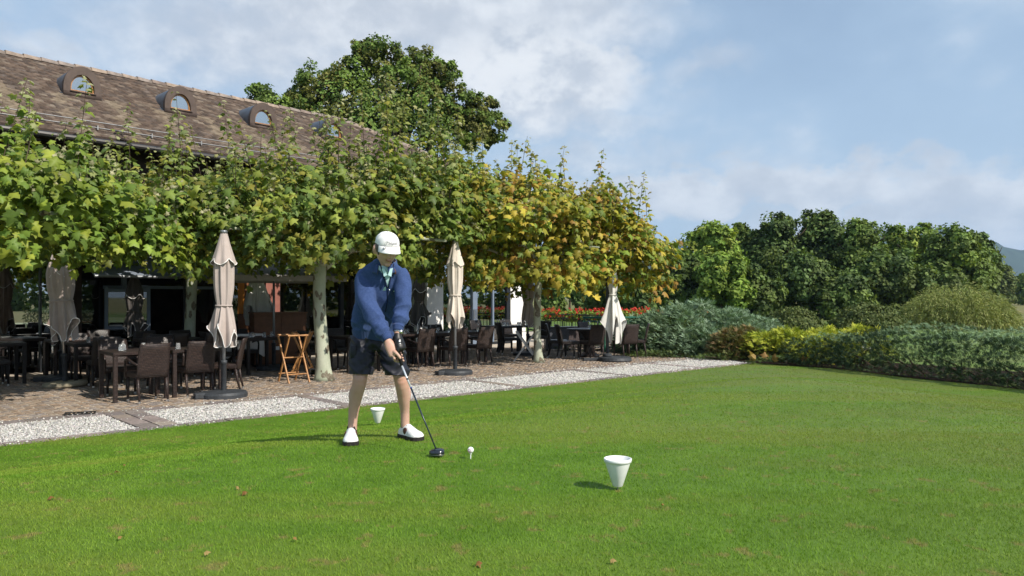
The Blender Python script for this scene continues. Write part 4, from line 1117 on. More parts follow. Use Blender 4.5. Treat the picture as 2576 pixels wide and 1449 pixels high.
        for j in range(k_n):
            g = (j + .5) / k_n; pale = max(0, (g - .50) / .5) if rnd.random() < .8 else 0
            if rnd.random() < .35: continue
            od = unit(np.array([math.cos(j * 2.4 + rnd.uniform(-.6, .6)), math.sin(j * 2.4 + rnd.uniform(-.6, .6)), rnd.uniform(-.2, .6)]))
            SP.append(b + lean * g + od * rnd.uniform(.02, .20 - .13 * g)); SN.append(np.array([0, 0, 1]) + od * .5 + rng.normal(0, .4, 3)); SD.append(od + np.array([0, 0, -.3 + pale]))
            c = np.array(pal[rnd.randrange(len(pal))]) * rnd.uniform(.8, 1.2); SCo.append(c * (1 - pale * .75) + PALE * pale * .75); SS.append(lsize * (1.3 - .75 * g) * rnd.uniform(.45, 1.2))
    # pale seed tufts sprinkled over the outer crown
    sel = rng.choice(m, max(1, m // 15), replace=False)
    for k in sel:
        if f[k] > .35:
            for _ in range(3):
                SP.append(p[k] + rng.normal(0, .05, 3) + np.array([0, 0, .08])); SN.append(rvec(1, rng)[0]); SD.append(rvec(1, rng)[0]); SCo.append(PALE * rng.uniform(.6, 1.1)); SS.append(.07)
    p = np.concatenate([p, SP]); nrm = np.concatenate([nrm, SN]); tip = np.concatenate([tip, SD]); col = np.concatenate([col, SCo]); sz = np.concatenate([sz, SS])
    wp = p + np.array([x0, y0, 0]); ok = np.ones(len(p), bool)
    for (cx, cy, cr, cz) in KEEP_CLEAR:
        ok &= ~((np.hypot(wp[:, 0] - cx, wp[:, 1] - cy) < cr) & (wp[:, 2] < cz))
    pr = 1288 + wp[:, 0] / wp[:, 1] * FPX
    p, nrm, tip, col, sz, wp = p[ok], nrm[ok], tip[ok], np.clip(col, .01, .9)[ok], sz[ok], wp[ok]
    R = frames(nrm, tip)
    # the leaves that show largest are parts of their own
    front = -((wp - np.array([x0, y0, 0])) @ np.array([.1, -1., 0])) ; u = 1288 + wp[:, 0] / wp[:, 1] * FPX; v = HOR - (wp[:, 2] - EYE) / wp[:, 1] * FPX
    vis = (u > -20) & (u < 2596) & (sz > lsize * .75)
    score = np.where(vis, sz / wp[:, 1] * (1 + .12 * (-front)), -1)
    order = np.argsort(-score)[:single * 3]; order = order[score[order] > 0]
    one = rng.permutation(order)[:single]; rest = np.ones(len(p), bool); rest[one] = False
    V, F, C = scatter(PV, PF, p[rest], R[rest], sz[rest], col[rest], LEAFSHADE)
    obj('crown', fast_mesh('crown', V, F, C), M['leaf'], t, kind='stuff')
    proto = []
    for c in pal:
        for k in (.85, 1.1):
            me = fast_mesh('leaf', PV, PF, np.array([np.array(c) * k] * len(PV)) * LEAFSHADE[:, None]); me.materials.append(M['leaf']); proto.append((np.array(c) * k, me))
    for i in one:
        me = min(proto, key=lambda q: np.abs(q[0] - col[i]).sum())[1]
        o = bpy.data.objects.new('leaf', me); COL.objects.link(o); o.parent = t
        mtx = Matrix(R[i].tolist()).to_4x4(); o.location = p[i].tolist(); o.rotation_euler = mtx.to_euler(); s_ = float(sz[i]); o.scale = (s_, s_, s_)
    return t
# ------------------------------------------------------------------ terrace furniture
def face(f): return math.atan2(f[1], f[0]) - math.pi / 2
AWAY, TOWARD, RIGHT_, LEFT_ = N1, -N1, E1, -E1
def make_chair(arms, wk, name='wicker_chair'):
    t = thing(name, '-', 'chair')
    mb = MB(); mb.box((0, .0, .415), (.47, .46, .085), bevel=.02); mb.build('seat', wk, t)
    rs = []
    for (z, y, hw) in ((.37, -.215, .225), (.50, -.235, .228), (.65, -.262, .226), (.78, -.295, .220), (.87, -.325, .214)):
        xs = np.linspace(-hw, hw, 9); bow = -.018 * (1 - (xs / hw) ** 2)
        front = np.stack([xs, y + .02 + bow, np.full(9, z)], 1); back = np.stack([xs[::-1], y - .02 + bow[::-1], np.full(9, z)], 1)
        rs.append(np.concatenate([front, back]))
    top = rs[-1].copy(); top[:, 2] += .012; top[:, 1] = (top[:, 1] - top[:, 1].mean()) * .5 + top[:, 1].mean(); rs.append(top)
    MB().rings(rs).build('backrest', wk, t, True)
    for (x, y, dx_, dy_) in ((-.205, .19, 0, .0), (.205, .19, 0, .0), (-.205, -.20, 0, -.07), (.205, -.20, 0, -.07)):
        lg = MB().tube([(x, y, .39), (x, y + dy_ * .4, .2), (x + dx_, y + dy_, .03)], [.024, .022, .017], 8).build('leg', wk, t, True)
        MB().tube([(x + dx_, y + dy_, .0), (x + dx_, y + dy_, .035)], .0185, 8).build('foot_cap', M['alu'], lg)
    if arms:
        for sx in (-1, 1):
            MB().tube([(sx * .235, .19, .36), (sx * .245, .195, .56), (sx * .245, .17, .625), (sx * .245, .08, .64), (sx * .24, -.1, .60), (sx * .225, -.25, .575)], [.019, .019, .02, .02, .019, .017], 8).build('armrest', wk, t, True)
    return t
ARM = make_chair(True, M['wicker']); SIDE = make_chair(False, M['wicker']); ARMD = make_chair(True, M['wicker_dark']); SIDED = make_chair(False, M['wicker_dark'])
PROTO = {'a': ARM, 's': SIDE, 'A': ARMD, 'S': SIDED}; USED = set()
GCH = 'wicker chairs on the terrace'
def chair(kind, x, y, f, label, group=GCH, jit=.0):
    p = PROTO[kind]; rz = face(f) + jit
    if kind not in USED:
        USED.add(kind); p.location = (x, y, 0); p.rotation_euler = (0, 0, rz); p['label'] = label; p['group'] = group; return p
    return dup(p, (x, y, 0), rz, label, group)
def make_table(wk):
    t = thing('wicker_table', '-', 'table')
    MB().box((0, 0, .725), (.80, .80, .05), bevel=.008).build('tabletop', wk, t)
    MB().box((0, 0, .708), (.72, .72, .05)).build('apron', wk, t)
    for sx in (-1, 1):
        for sy in (-1, 1): MB().box((sx * .365, sy * .365, .35), (.06, .06, .70), bevel=.006).build('leg', wk, t)
    return t
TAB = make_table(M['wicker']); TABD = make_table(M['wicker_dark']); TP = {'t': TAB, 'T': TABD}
GTB = 'square wicker tables on the terrace'
def table(kind, x, y, label, rz=TH1, group=GTB):
    p = TP[kind]
    if kind not in USED:
        USED.add(kind); p.location = (x, y, 0); p.rotation_euler = (0, 0, rz); p['label'] = label; p['group'] = group; return p
    return dup(p, (x, y, 0), rz, label, group)
e_, n_ = E1, N1
# near left pair of tables
table('t', -5.88, 11.93, 'front left wicker table of the pair nearest the gravel')
table('t', -5.26, 12.50, 'front right wicker table of the pair nearest the gravel', TH1 + .02)
chair('a', -5.53, 11.62, AWAY, 'brown wicker armchair with back to the lawn at the nearest table', jit=.06)
chair('s', -5.12, 12.36, AWAY, 'armless brown wicker chair with back to the lawn beside the beige parasol', jit=.02)
chair('a', -6.42, 12.50, TOWARD, 'wicker armchair facing the lawn across the nearest table')
chair('a', -5.98, 13.22, TOWARD, 'wicker chair facing the lawn behind the second front table')
chair('s', -4.86, 12.98, (-1, -.22), 'wicker chair seen from the side right behind the beige parasol')
# rows behind on the left
def back_n(p, k): return (p[0] + n_[0] * k, p[1] + n_[1] * k)
table('T', -7.70, 14.10, 'dark wicker table behind the front left pair')
chair('a', -7.22, 14.5, LEFT_, 'brown wicker chair at the right end of the table behind the front pair')
chair('a', -8.2, 14.6, TOWARD, 'wicker chair behind the leaning brown parasol pole')
table('t', -8.6, 15.0, 'brown wicker table glimpsed behind the leaning parasol')
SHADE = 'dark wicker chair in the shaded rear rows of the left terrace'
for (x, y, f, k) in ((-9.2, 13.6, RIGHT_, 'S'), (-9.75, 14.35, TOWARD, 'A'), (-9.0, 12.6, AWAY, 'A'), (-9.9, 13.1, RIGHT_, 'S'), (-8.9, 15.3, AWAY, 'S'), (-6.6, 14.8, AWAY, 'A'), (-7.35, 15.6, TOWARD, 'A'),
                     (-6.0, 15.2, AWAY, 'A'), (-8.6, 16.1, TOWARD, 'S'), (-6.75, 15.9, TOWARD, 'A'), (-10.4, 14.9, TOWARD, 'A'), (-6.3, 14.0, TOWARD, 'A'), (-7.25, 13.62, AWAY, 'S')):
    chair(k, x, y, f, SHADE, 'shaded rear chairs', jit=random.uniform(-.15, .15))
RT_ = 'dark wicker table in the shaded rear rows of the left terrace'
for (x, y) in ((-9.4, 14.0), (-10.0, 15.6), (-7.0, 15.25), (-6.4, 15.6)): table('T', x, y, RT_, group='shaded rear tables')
# table by the service counter
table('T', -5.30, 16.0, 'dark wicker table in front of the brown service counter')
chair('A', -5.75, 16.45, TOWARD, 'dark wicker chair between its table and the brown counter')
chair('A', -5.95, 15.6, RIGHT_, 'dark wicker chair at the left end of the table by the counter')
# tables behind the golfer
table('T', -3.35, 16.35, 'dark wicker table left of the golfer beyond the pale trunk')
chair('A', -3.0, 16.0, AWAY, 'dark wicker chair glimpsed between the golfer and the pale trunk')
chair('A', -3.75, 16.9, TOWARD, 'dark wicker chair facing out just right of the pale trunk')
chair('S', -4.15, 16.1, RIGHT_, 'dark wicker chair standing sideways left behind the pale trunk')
table('t', -2.45, 17.40, 'left wicker table of the row right of the golfer')
table('t', -1.80, 18.0, 'middle wicker table of the row right of the golfer')
table('t', -1.15, 18.6, 'right wicker table of the row behind the cream parasol')
chair('s', -2.75, 16.55, AWAY, 'brown wicker chair half hidden at the right side of the golfer')
chair('a', -2.06, 17.05, AWAY, 'brown wicker armchair with back to the lawn right of the golfer')
chair('a', -1.36, 17.45, AWAY, 'wicker armchair with back to the lawn directly behind the cream parasol pole', jit=-.12)
chair('a', -.80, 18.1, AWAY, 'wicker armchair with back to the lawn right of the cream parasol')
OPP = 'dark wicker armchair on the far side of the row right of the golfer'
for (x, y) in ((-3.0, 18.0), (-2.4, 18.65), (-1.75, 19.2)): chair('A', x, y, TOWARD, OPP, 'chairs across the row of tables')
# far table by the corner of the building
table('T', -.35, 22.3, 'left dark wicker table in front of the coated glass')
table('T', .25, 22.9, 'right dark wicker table in front of the white corner wall')
chair('S', -.1, 21.35, (.92, .38), 'dark wicker chair turned to the right before the coated glass')
chair('A', -1.1, 22.0, (1, .1), 'dark wicker armchair left of the table before the coated glass')
chair('S', .0, 23.4, TOWARD, 'dark wicker chair facing out before the white corner wall')
chair('A', .75, 22.2, LEFT_, 'dark wicker armchair behind the mottled plane trunk')
chair('S', -.9, 22.9, TOWARD, 'dark wicker chair facing out before the blue window mullion')
# round table at the right
def round_table():
    t = thing('round_table', 'round dark table by the white hanging parasol', 'table', (2.05, 20.35, 0))
    MB().lathe([(.0, .70), (.56, .70), (.60, .715), (.60, .735), (.585, .745), (0, .745)], 36, caps=False).build('tabletop', M['wicker_dark'], t)
    MB().lathe([(.26, .0), (.27, .03), (.16, .12), (.15, .5), (.34, .70)], 20).build('pedestal', M['wicker_dark'], t)
round_table()
chair('S', 1.46, 19.65, (1, .18), 'black wicker chair turned right at the round table, nearer of two')
chair('S', 1.22, 20.15, (1, -.1), 'black wicker chair seen side on at the far left of the round table')
chair('s', 2.02, 19.55, AWAY, 'brown wicker chair with back to the lawn left of the white parasol', jit=-.25)
chair('s', 2.92, 19.85, (-.45, .9), 'brown wicker chair with back to the lawn right of the white parasol')
chair('s', 3.28, 20.25, (-1, .15), 'wicker chair seen from the side at the right end of the terrace')
chair('s', 2.2, 21.3, TOWARD, 'wicker chair on the far side of the round table')
for i, (x, y, rz, lb, m_) in enumerate(((1.30, 22.6, .12, 'grey woven low screen panel right of the mottled trunk', 'wicker_grey'), (2.0, 22.9, .05, 'taupe woven low screen panel behind the round table', 'wicker_taupe'))):
    t = thing('low_screen', lb, 'screen', (x, y, 0), rz)
    rs = [np.array([[-.36, -.2, 0], [.36, -.2, 0], [.36, .2, 0], [-.36, .2, 0]]) * np.array([k, k, 1]) + np.array([0, 0, z]) for z, k in ((.06, .92), (.68, 1.0))]
    MB().rings(rs).build('panel', M[m_], t); MB().box((0, 0, .69), (.75, .43, .03)).build('rim', M['frame_dark'], t)
    for sx in (-.3, .3): MB().box((sx, 0, .03), (.05, .36, .06)).build('foot', M['frame_dark'], t)

# ------------------------------------------------------------------ parasols
def parasol_base(t, kind='disc', r=.36):
    if kind == 'stone':
        MB().lathe([(.0, 0), (.34, 0), (.36, .03), (.35, .075), (.30, .09), (0, .09)], 20, caps=False).build('base', M['base_stone'], t, True)
    else:
        b = MB().lathe([(0, 0), (r, 0), (r * 1.0, .05), (r * .94, .085), (.08, .105), (0, .105)], 40, caps=False)
        b.box((-r * .62, -r * .55, .045), (r * .85, r * .55, .085), rz=.55, bevel=.012)
        bb = b.build('base', M['base_plastic'], t)
        MB().box((-r * .86, -r * .72, .035), (r * .5, .02, .035), rz=.55).build('wheel_recess', M['gutter'], bb)
    MB().lathe([(.036, .09), (.042, .10), (.042, .52), (.05, .525), (.05, .575), (.036, .58)], 16).build('collar', M['base_plastic'], t, True)
def canopy_closed(t, zt, zb, ztie, cloth, seed, r_up=.135, r_tie=.10, r_fl=.235, folds=8, off=(0, 0), piping=True, flare_dir=0.0, flaps=True):
    rng = np.random.default_rng(seed); n = 96; th = np.linspace(0, 2 * np.pi, n, endpoint=False)
    ph = rng.uniform(0, 6.28, 6); zs = np.concatenate([np.linspace(zt, ztie + .03, 13), np.linspace(ztie, zb, 12)])
    rs = []
    hi = (.5 + .5 * np.cos(4 * th + ph[0] + .6 * np.sin(th + ph[1]))) ** 1.3 * (1 + .25 * np.sin(th + ph[3]))
    for z in zs:
        if z > ztie:
            f = (zt - z) / (zt - ztie); r = .045 + (r_up - .045) * min(1, f * 2.2) ** .8; r = r + (r_tie - r) * max(0, (f - .72) / .28) ** 1.5; amp = .05 + .10 * math.sin(math.pi * min(1, f))
            drop = 0
        else:
            f = (ztie - z) / (ztie - zb); r = r_tie + (r_fl - r_tie) * min(1, f * 1.5) ** .7; amp = .12 + .16 * f; drop = f
        fold = np.cos(folds * th + ph[2] + .5 * np.sin(th * 2 + ph[3])) + .45 * np.cos((folds * 2 + 1) * th + ph[4])
        rr = r * (1 + amp * fold + .10 * np.cos(th - flare_dir) * (drop if drop else .2))
        rr = rr * (1 + drop * (hi * .42 - .26)); zz2 = z + (ztie - zb) * .48 * hi * drop ** 1.3 * drop
        rs.append(np.stack([off[0] + rr * np.cos(th), off[1] + rr * np.sin(th), np.broadcast_to(zz2, (n,))], 1))
    c = MB().rings(rs, cap=False).build('canopy', cloth, t, True)
    if piping:
        hem = np.concatenate([rs[-1], rs[-1][:1]]); MB().tube(hem, .007, 5, cap=False).build('piping', M['piping'], c)
    if flaps:                                             # overlapping vent tier with its own hem
        r2 = []
        for k, z in enumerate(np.linspace(zt - .03, zt - .42, 6)):
            f = k / 5; rr = (.055 + .105 * f) * (1 + .10 * f * np.cos(folds * th + ph[5]) + .12 * f)
            r2.append(np.stack([off[0] + rr * np.cos(th), off[1] + rr * np.sin(th), z - .10 * f * np.abs(np.sin(th * 2 + ph[1]))], 1))
        v = MB().rings(r2, cap=False).build('vent_flap', cloth, t, True)
        if piping: MB().tube(np.concatenate([r2[-1], r2[-1][:1]]), .006, 5, cap=False).build('piping', M['piping'], v)
    tie = np.stack([off[0] + (r_tie * 1.16) * np.cos(np.append(th, th[0])), off[1] + (r_tie * 1.16) * np.sin(np.append(th, th[0])), np.full(n + 1, ztie + .01)], 1)
    MB().tube(tie, .013, 5, cap=False).build('tie_strap', cloth, t, True)
    MB().lathe([(.0, zt + .03), (.05, zt + .03), (.058, zt + .012), (.055, zt - .02), (0, zt - .02)], 16, (off[0], off[1], 0), caps=False).build('cap', M['pole'], t, True)
def closed_parasol(label, x, y, zt, zb, ztie, cloth, seed, base='disc', pole='pole', lean=(0, 0), **kw):
    t = thing('closed_parasol', label, 'parasol', (x, y, 0), 0, 'closed parasols on the terrace')
    parasol_base(t, base)
    MB().tube([(0, 0, .08), (0, 0, zt)], .026, 12).build('pole', M[pole], t, True)
    canopy_closed(t, zt, zb, ztie, cloth, seed, **kw)
    return t
p = GP(563, 998); closed_parasol('tall beige closed parasol with white piping beside the gravel at the left', p[0], p[1], 2.60, .78, 1.43, M['cloth_beige'], 3, r_up=.135, r_tie=.105, r_fl=.172)
p = GP(1145, 941); closed_parasol('cream closed parasol standing right of the golfer', p[0], p[1], 2.72, .93, 1.60, M['cloth_cream'], 8, r_up=.145, r_tie=.105, r_fl=.155, piping=False, pole='pole')
p = GP(165, 972); tl = closed_parasol('shaded brown closed parasol with leaning pole on a pale stone foot', p[0], p[1], 2.45, .80, 1.50, M['cloth_beige'], 12, base='stone', pole='alu', r_up=.19, r_tie=.16, r_fl=.20); tl.rotation_euler = (0, math.radians(-3.0), 0)
p = GP(153, 956); closed_parasol('second closed parasol hidden close behind the shaded brown one', p[0], p[1], 2.3, .66, 1.4, M['cloth_brown'], 14, r_fl=.18)
p = (-8.10, 16.45); closed_parasol('dark grey closed parasol in front of the open glass door', p[0], p[1], 2.06, .72, 1.25, M['cloth_dark'], 17, pole='pole_dark', r_up=.15, r_tie=.12, r_fl=.17)
p = GP(1328, 893); closed_parasol('brown closed parasol before the white corner wall', p[0], p[1], 2.25, .75, 1.38, M['cloth_beige'], 19, pole='pole_dark', r_up=.15, r_tie=.11, r_fl=.17)
p = (-2.25, 18.6); closed_parasol('charcoal closed parasol peeking out at the right of the golfer', p[0], p[1], 2.2, .85, 1.45, M['cloth_dark'], 23, r_fl=.2)
p = (-6.1, 18.3); closed_parasol('white closed parasol behind the brown counter', p[0], p[1], 2.15, .9, 1.95, M['cloth_white'], 29, r_up=.12, r_tie=.13, r_fl=.28, flaps=False, piping=False)
def cantilever():
    p = GP(1528, 908); t = thing('cantilever_parasol', 'white cantilever parasol hanging folded beside its dark mast', 'parasol', (p[0], p[1], 0))
    MB().tube([(0, 0, .05), (0, 0, 2.6)], .038, 12).build('mast', M['pole_dark'], t, True)
    b = MB().lathe([(0, 0), (.40, 0), (.42, .03), (.40, .09), (.36, .105), (0, .105)], 28, (.18, -.02, 0), caps=False).build('base', M['base_plastic'], t)
    MB().box((-.30, .05, .04), (.60, .16, .07), rz=.1, bevel=.01).build('base_arm', M['base_plastic'], b)
    MB().lathe([(.06, .08), (.11, .12), (.11, .17), (.05, .19)], 16).build('collar', M['base_plastic'], t)
    MB().box((.02, -.06, 1.02), (.06, .06, .26), bevel=.01).tube([(.03, -.1, 1.08), (-.02, -.13, .92), (.02, -.12, .85)], .012, 6).build('crank', M['pole_dark'], t)
    MB().tube([(0, 0, 2.45), (.4, -.1, 2.75), (1.1, -.3, 2.62)], .025, 8).build('arm', M['pole_dark'], t)
    canopy_closed(t, 2.35, .42, 1.62, M['cloth_white'], 31, r_up=.11, r_tie=.085, r_fl=.235, folds=6, off=(.13, -.04), piping=False, flaps=False)
cantilever()
def open_parasol():
    t = thing('open_parasol', 'open grey parasol over the service counter', 'parasol', (-5.2, 16.75, 0), .5)
    parasol_base(t); MB().tube([(0, 0, .08), (0, 0, 2.45)], .026, 10).build('pole', M['pole'], t, True)
    mb = MB(); h = 1.25
    mb.add([[-h, -h, 2.02], [h, -h, 2.02], [h, h, 2.02], [-h, h, 2.02], [0, 0, 2.5]], [(0, 1, 4), (1, 2, 4), (2, 3, 4), (3, 0, 4)])
    for a, b in ((0, 1), (1, 2), (2, 3), (3, 0)):
        q = [[-h, -h], [h, -h], [h, h], [-h, h]]; mb.add([[*q[a], 2.02], [*q[b], 2.02], [*q[b], 1.90], [*q[a], 1.90]], [(0, 1, 2, 3)])
    mb.build('canopy', mat('grey_parasol_canvas', (.30, .285, .275), .85, .1, noise=(4, .1)), t)
    for k in range(8):
        a = k * math.pi / 4; L = h * (1.38 if k % 2 else 1.0); MB().tube([(0, 0, 2.44), (math.cos(a + math.pi / 4 * 0) * L, math.sin(a) * L, 2.0)], .01, 4).build('rib', M['pole'], t)
open_parasol()
def awning():
    xa, xb = bx(175), bx(545)
    t = thing('awning', 'blue grey fabric awning over the open doors at the left', 'awning', (W0[0], W0[1], 0), BTH)
    mb = MB(); y1, z1, z2 = -1.5, 2.02, 2.75
    mb.add([[xa, y1, z1], [xb, y1, z1], [xb, -.05, z2], [xa, -.05, z2], [xa, y1, z1 - .035], [xb, y1, z1 - .035], [xb, -.05, z2 - .03], [xa, -.05, z2 - .03]],
           [(0, 1, 2, 3), (7, 6, 5, 4), (0, 4, 5, 1), (1, 5, 6, 2), (3, 7, 4, 0)])
    mb.build('canopy', M['cloth_blue'], t); MB().tube([(xa, y1, z1 - .02), (xb, y1, z1 - .02)], .03, 8).build('front_bar', M['pole'], t)
    for x in (xa + .5, (xa + xb) / 2, xb - .5): MB().tube([(x, -.05, z2 - .15), (x + .1, y1 * .5, z2 - .55), (x, y1, z1 - .03)], .018, 6).build('arm', M['pole'], t)
awning()

# ------------------------------------------------------------------ small terrace things
def counter():
    p = GP(640, 925); q = GP(772, 919); d = q - p; L = np.linalg.norm(d); c = (p + q) / 2; rz = math.atan2(d[1], d[0])
    t = thing('service_counter', 'brown wood panelled service counter under the open parasol', 'counter', (c[0], c[1], 0), rz)
    MB().box((0, .28, .63), (L, .5, 1.14), bevel=.006).build('body', M['wood_panel'], t)
    MB().box((0, .28, 1.215), (L + .04, .54, .03)).build('top', M['wood_panel'], t)
    for k, (x, w_) in enumerate(((-L / 4, L / 2 - .03), (L / 4, L / 2 - .03))): MB().box((x, .022, .63), (w_, .018, 1.06), bevel=.004).build('panel', M['wood_panel'], t)
    MB().box((0, .28, .03), (L - .1, .42, .06)).build('plinth', M['frame_dark'], t)
    MB().box((-.12, .0, .42), (.16, .02, .08)).build('socket_plate', M['white_plastic'], t)
    MB().tube([(L / 2 - .03, .0, .98), (L / 2 + .03, -.05, .8), (L / 2 - .05, -.06, .5), (L / 2 - .3, -.08, .28)], .008, 5).build('cable', M['gutter'], t)
counter()
def folding_stand(name, label, x, y, rz, wood, h=.86, w_=.36, spread=.26, strap=None, group=None):
    t = thing(name, label, 'tray stand', (x, y, 0), rz, group)
    for sgn in (-1, 1):
        for sx in (-1, 1):
            xx = sx * (w_ / 2 - (.0 if sgn > 0 else .035)); a = np.array([xx, -sgn * spread, .0]); b = np.array([xx, sgn * spread * .8, h]); d = b - a; L = np.linalg.norm(d); ang_ = math.atan2(d[1], d[2])
            Mx = np.array([[1, 0, 0], [0, math.cos(-ang_), -math.sin(-ang_)], [0, math.sin(-ang_), math.cos(-ang_)]])
            MB().box((a + b) / 2, (.022, .038, L), M=Mx).build('leg', M[wood], t)
        MB().tube([(-w_ / 2, sgn * spread * .8, h - .01), (w_ / 2, sgn * spread * .8, h - .01)], .016, 8).build('top_rail', M[wood], t)
        for f in (.18, .52): MB().tube([(-w_ / 2, -sgn * spread + sgn * spread * 1.8 * f, h * f), (w_ / 2, -sgn * spread + sgn * spread * 1.8 * f, h * f)], .012, 6).build('rail', M[wood], t)
    for sx in (-.11, .11):
        MB().box((sx, 0, h - .006), (.04, spread * 1.66, .004)).build('strap', M['frame_dark'], t)
p = GP(737, 961); folding_stand('tray_stand', 'varnished orange wood folding tray stand beside the pale trunk, in the sun', p[0], p[1], TH1 - .02, 'wood_orange', .88, .40, .26, group='wooden tray stands')
p = GP(762, 944); folding_stand('tray_stand', 'second wooden folding tray stand behind the sunlit one', p[0], p[1], TH1 + .9, 'wood_orange', .88, .36, .22, group='wooden tray stands')
p = GP(1336, 910); folding_stand('metal_tray_stand', 'chrome folding tray stand against the mottled plane trunk', p[0] - .12, p[1] + .1, TH1 + .75, 'steel', .74, .34, .30)
for (u, v, lb, rz) in ((785, 948, 'small black spotlight box at the foot of the pale trunk', .3), (1346, 911, 'small black spotlight box at the foot of the mottled trunk', .2)):
    p = GP(u, v); t = thing('ground_spotlight', lb, 'spotlight', (p[0], p[1], 0), rz)
    MB().box((0, 0, .105), (.14, .11, .12), bevel=.008).build('housing', M['frame_dark'], t); MB().box((0, -.058, .105), (.11, .006, .09)).build('lens', M['glass_dark'], t); MB().tube([(0, 0, 0), (0, 0, .05)], .015, 8).lathe([(.04, 0), (.04, .012)], 12).build('stem', M['frame_dark'], t)
TUM = MB().lathe([(.038, 0), (.040, .005), (.028, .095), (.026, .097), (0, .097)], 14, caps=False).mesh('tumbler', True)
WIN = MB().lathe([(.032, 0), (.040, .03), (.036, .07), (.012, .095), (.004, .105), (.004, .175), (.012, .18), (.034, .183), (.034, .186), (0, .187)], 14, caps=False).mesh('wine_glass', True)
def glasses(cx, cy, spec, label, group, z=.75):
    for (a, b, w_) in spec:
        x, y = cx + a * e_[0] + b * n_[0], cy + a * e_[1] + b * n_[1]
        o = obj('wine_glass' if w_ else 'tumbler', WIN if w_ else TUM, M['glassware'], loc=(x, y, z)); tag(o, label, 'glass', group)
glasses(-5.88, 11.93, ((-.18, .02, 0), (-.12, .10, 0), (.2, .2, 0)), 'upturned tumbler on the front left wicker table', 'tumblers on the front left table')
glasses(-5.26, 12.50, ((-.25, -.22, 0), (.15, .2, 0)), 'upturned tumbler on the front right wicker table', 'tumblers on the front right table')
glasses(-7.70, 14.10, ((-.1, -.1, 0), (.2, .2, 0)), 'upturned tumbler on the table behind the front pair', 'tumblers on the second row table')
glasses(-5.30, 16.0, ((-.25, -.2, 0), (-.18, -.16, 0), (.05, -.2, 0), (.3, .0, 0)), 'upturned tumbler on the table before the counter', 'tumblers before the counter')
for (cx, cy, wh) in ((-2.45, 17.40, 'left'), (-1.80, 18.0, 'middle'), (-1.15, 18.6, 'right')):
    glasses(cx, cy, ((-.28, -.2, 1), (-.2, -.15, 0), (-.12, -.2, 0), (.1, .1, 1), (.2, .15, 0), (.26, -.2, 1)), 'upturned glass on the %s table of the row right of the golfer' % wh, 'glasses on the %s table of the row' % wh)
for (cx, cy, wh) in ((-.35, 22.3, 'left'), (.25, 22.9, 'right')):
    glasses(cx, cy, ((-.28, -.2, 1), (-.15, -.15, 1), (0, -.2, 1), (.12, -.2, 0), (.2, .1, 1)), 'upturned glass on the %s far table by the building corner' % wh, 'glasses on the %s far table' % wh)
glasses(2.05, 20.35, ((-.2, -.2, 1), (-.1, -.1, 1), (.1, -.2, 1), (.2, .1, 0)), 'upturned glass on the round table', 'glasses on the round table', .745)
for (x, y, a, lb) in ((-5.70, 11.98, .7, 'folded white napkin on the front left wicker table'), (-5.05, 12.45, .2, 'folded white napkin on the front right wicker table')):
    t = thing('napkin', lb, 'napkin', (x, y, .752), a); MB().box((0, 0, .004), (.16, .10, .008), bevel=.003).box((.01, 0, .012), (.13, .09, .007), bevel=.002).build('cloth', M['piping'], t)
def side_cloth():
    t = thing('tablecloth', 'white cloth hanging from the side table behind the counter table', 'tablecloth', (-6.05, 16.9, 0), TH1)
    n = 60; th = np.linspace(0, 2 * np.pi, n, endpoint=False); sq = lambda k: np.stack([np.clip(np.cos(th) * 1.4, -1, 1) * .42 * k, np.clip(np.sin(th) * 1.4, -1, 1) * .42 * k], 1)
    rs = [np.column_stack([sq(.05), np.full(n, .772)]), np.column_stack([sq(1), np.full(n, .772)]), np.column_stack([sq(1.03), np.full(n, .74)]), np.column_stack([sq(1.08) * (1 + .05 * np.cos(th * 12))[:, None], .36 + .1 * np.cos(th * 4)])]
    MB().rings(rs, cap=False).build('cloth', M['piping'], t, True)
side_cloth()
table('T', -6.05, 16.9, 'dark side table under the white cloth')
# railing with flower boxes beyond the terrace
def railing():
    a, b = np.array([1.2, 27.2]), np.array([4.4, 22.9]); d = b - a; L = np.linalg.norm(d); rz = math.atan2(d[1], d[0])
    t = thing('terrace_railing', 'dark green metal railing behind the flower boxes', 'railing', (a[0], a[1], 0), rz)
    for z in (.98, .86, .5): MB().tube([(0, 0, z), (L, 0, z)], .022 if z > .9 else .014, 8).build('rail', M['green_dark'], t)
    po = MB().tube([(0, 0, 0), (0, 0, .98)], .018, 8).mesh('post'); ba_ = MB().tube([(0, 0, .5), (0, 0, .86)], .009, 6).mesh('baluster')
    for k, x in enumerate(np.linspace(0, L, 7)): obj('post', po, M['green_dark'], t, loc=(x, 0, 0))
    for x in np.arange(.15, L, .16): obj('baluster', ba_, M['green_dark'], t, loc=(x, 0, 0))
    a = P(1466, 800, 22.0); b = P(1680, 797, 22.0)
    t2 = thing('green_gate_rail', 'bright green tubular rail behind the white parasol', 'railing', (a[0], 22.0, 0), 0)
    L2 = b[0] - a[0]
    for z in (.99, .88): MB().tube([(0, 0, z), (L2, 0, z)], .03 if z > .9 else .018, 8).build('rail', M['green_paint'], t2)
    for x in np.linspace(.05, L2 - .05, 5): MB().tube([(x, 0, 0), (x, 0, .98)], .02, 8).build('post', M['green_paint'], t2)
    for x in np.arange(.2, L2, .14): MB().tube([(x, 0, .3), (x, 0, .87)], .008, 5).build('baluster', M['green_paint'], t2)
railing()
PET = [(.62, .035, .02), (.70, .05, .03), (.55, .03, .05), (.68, .09, .05)]
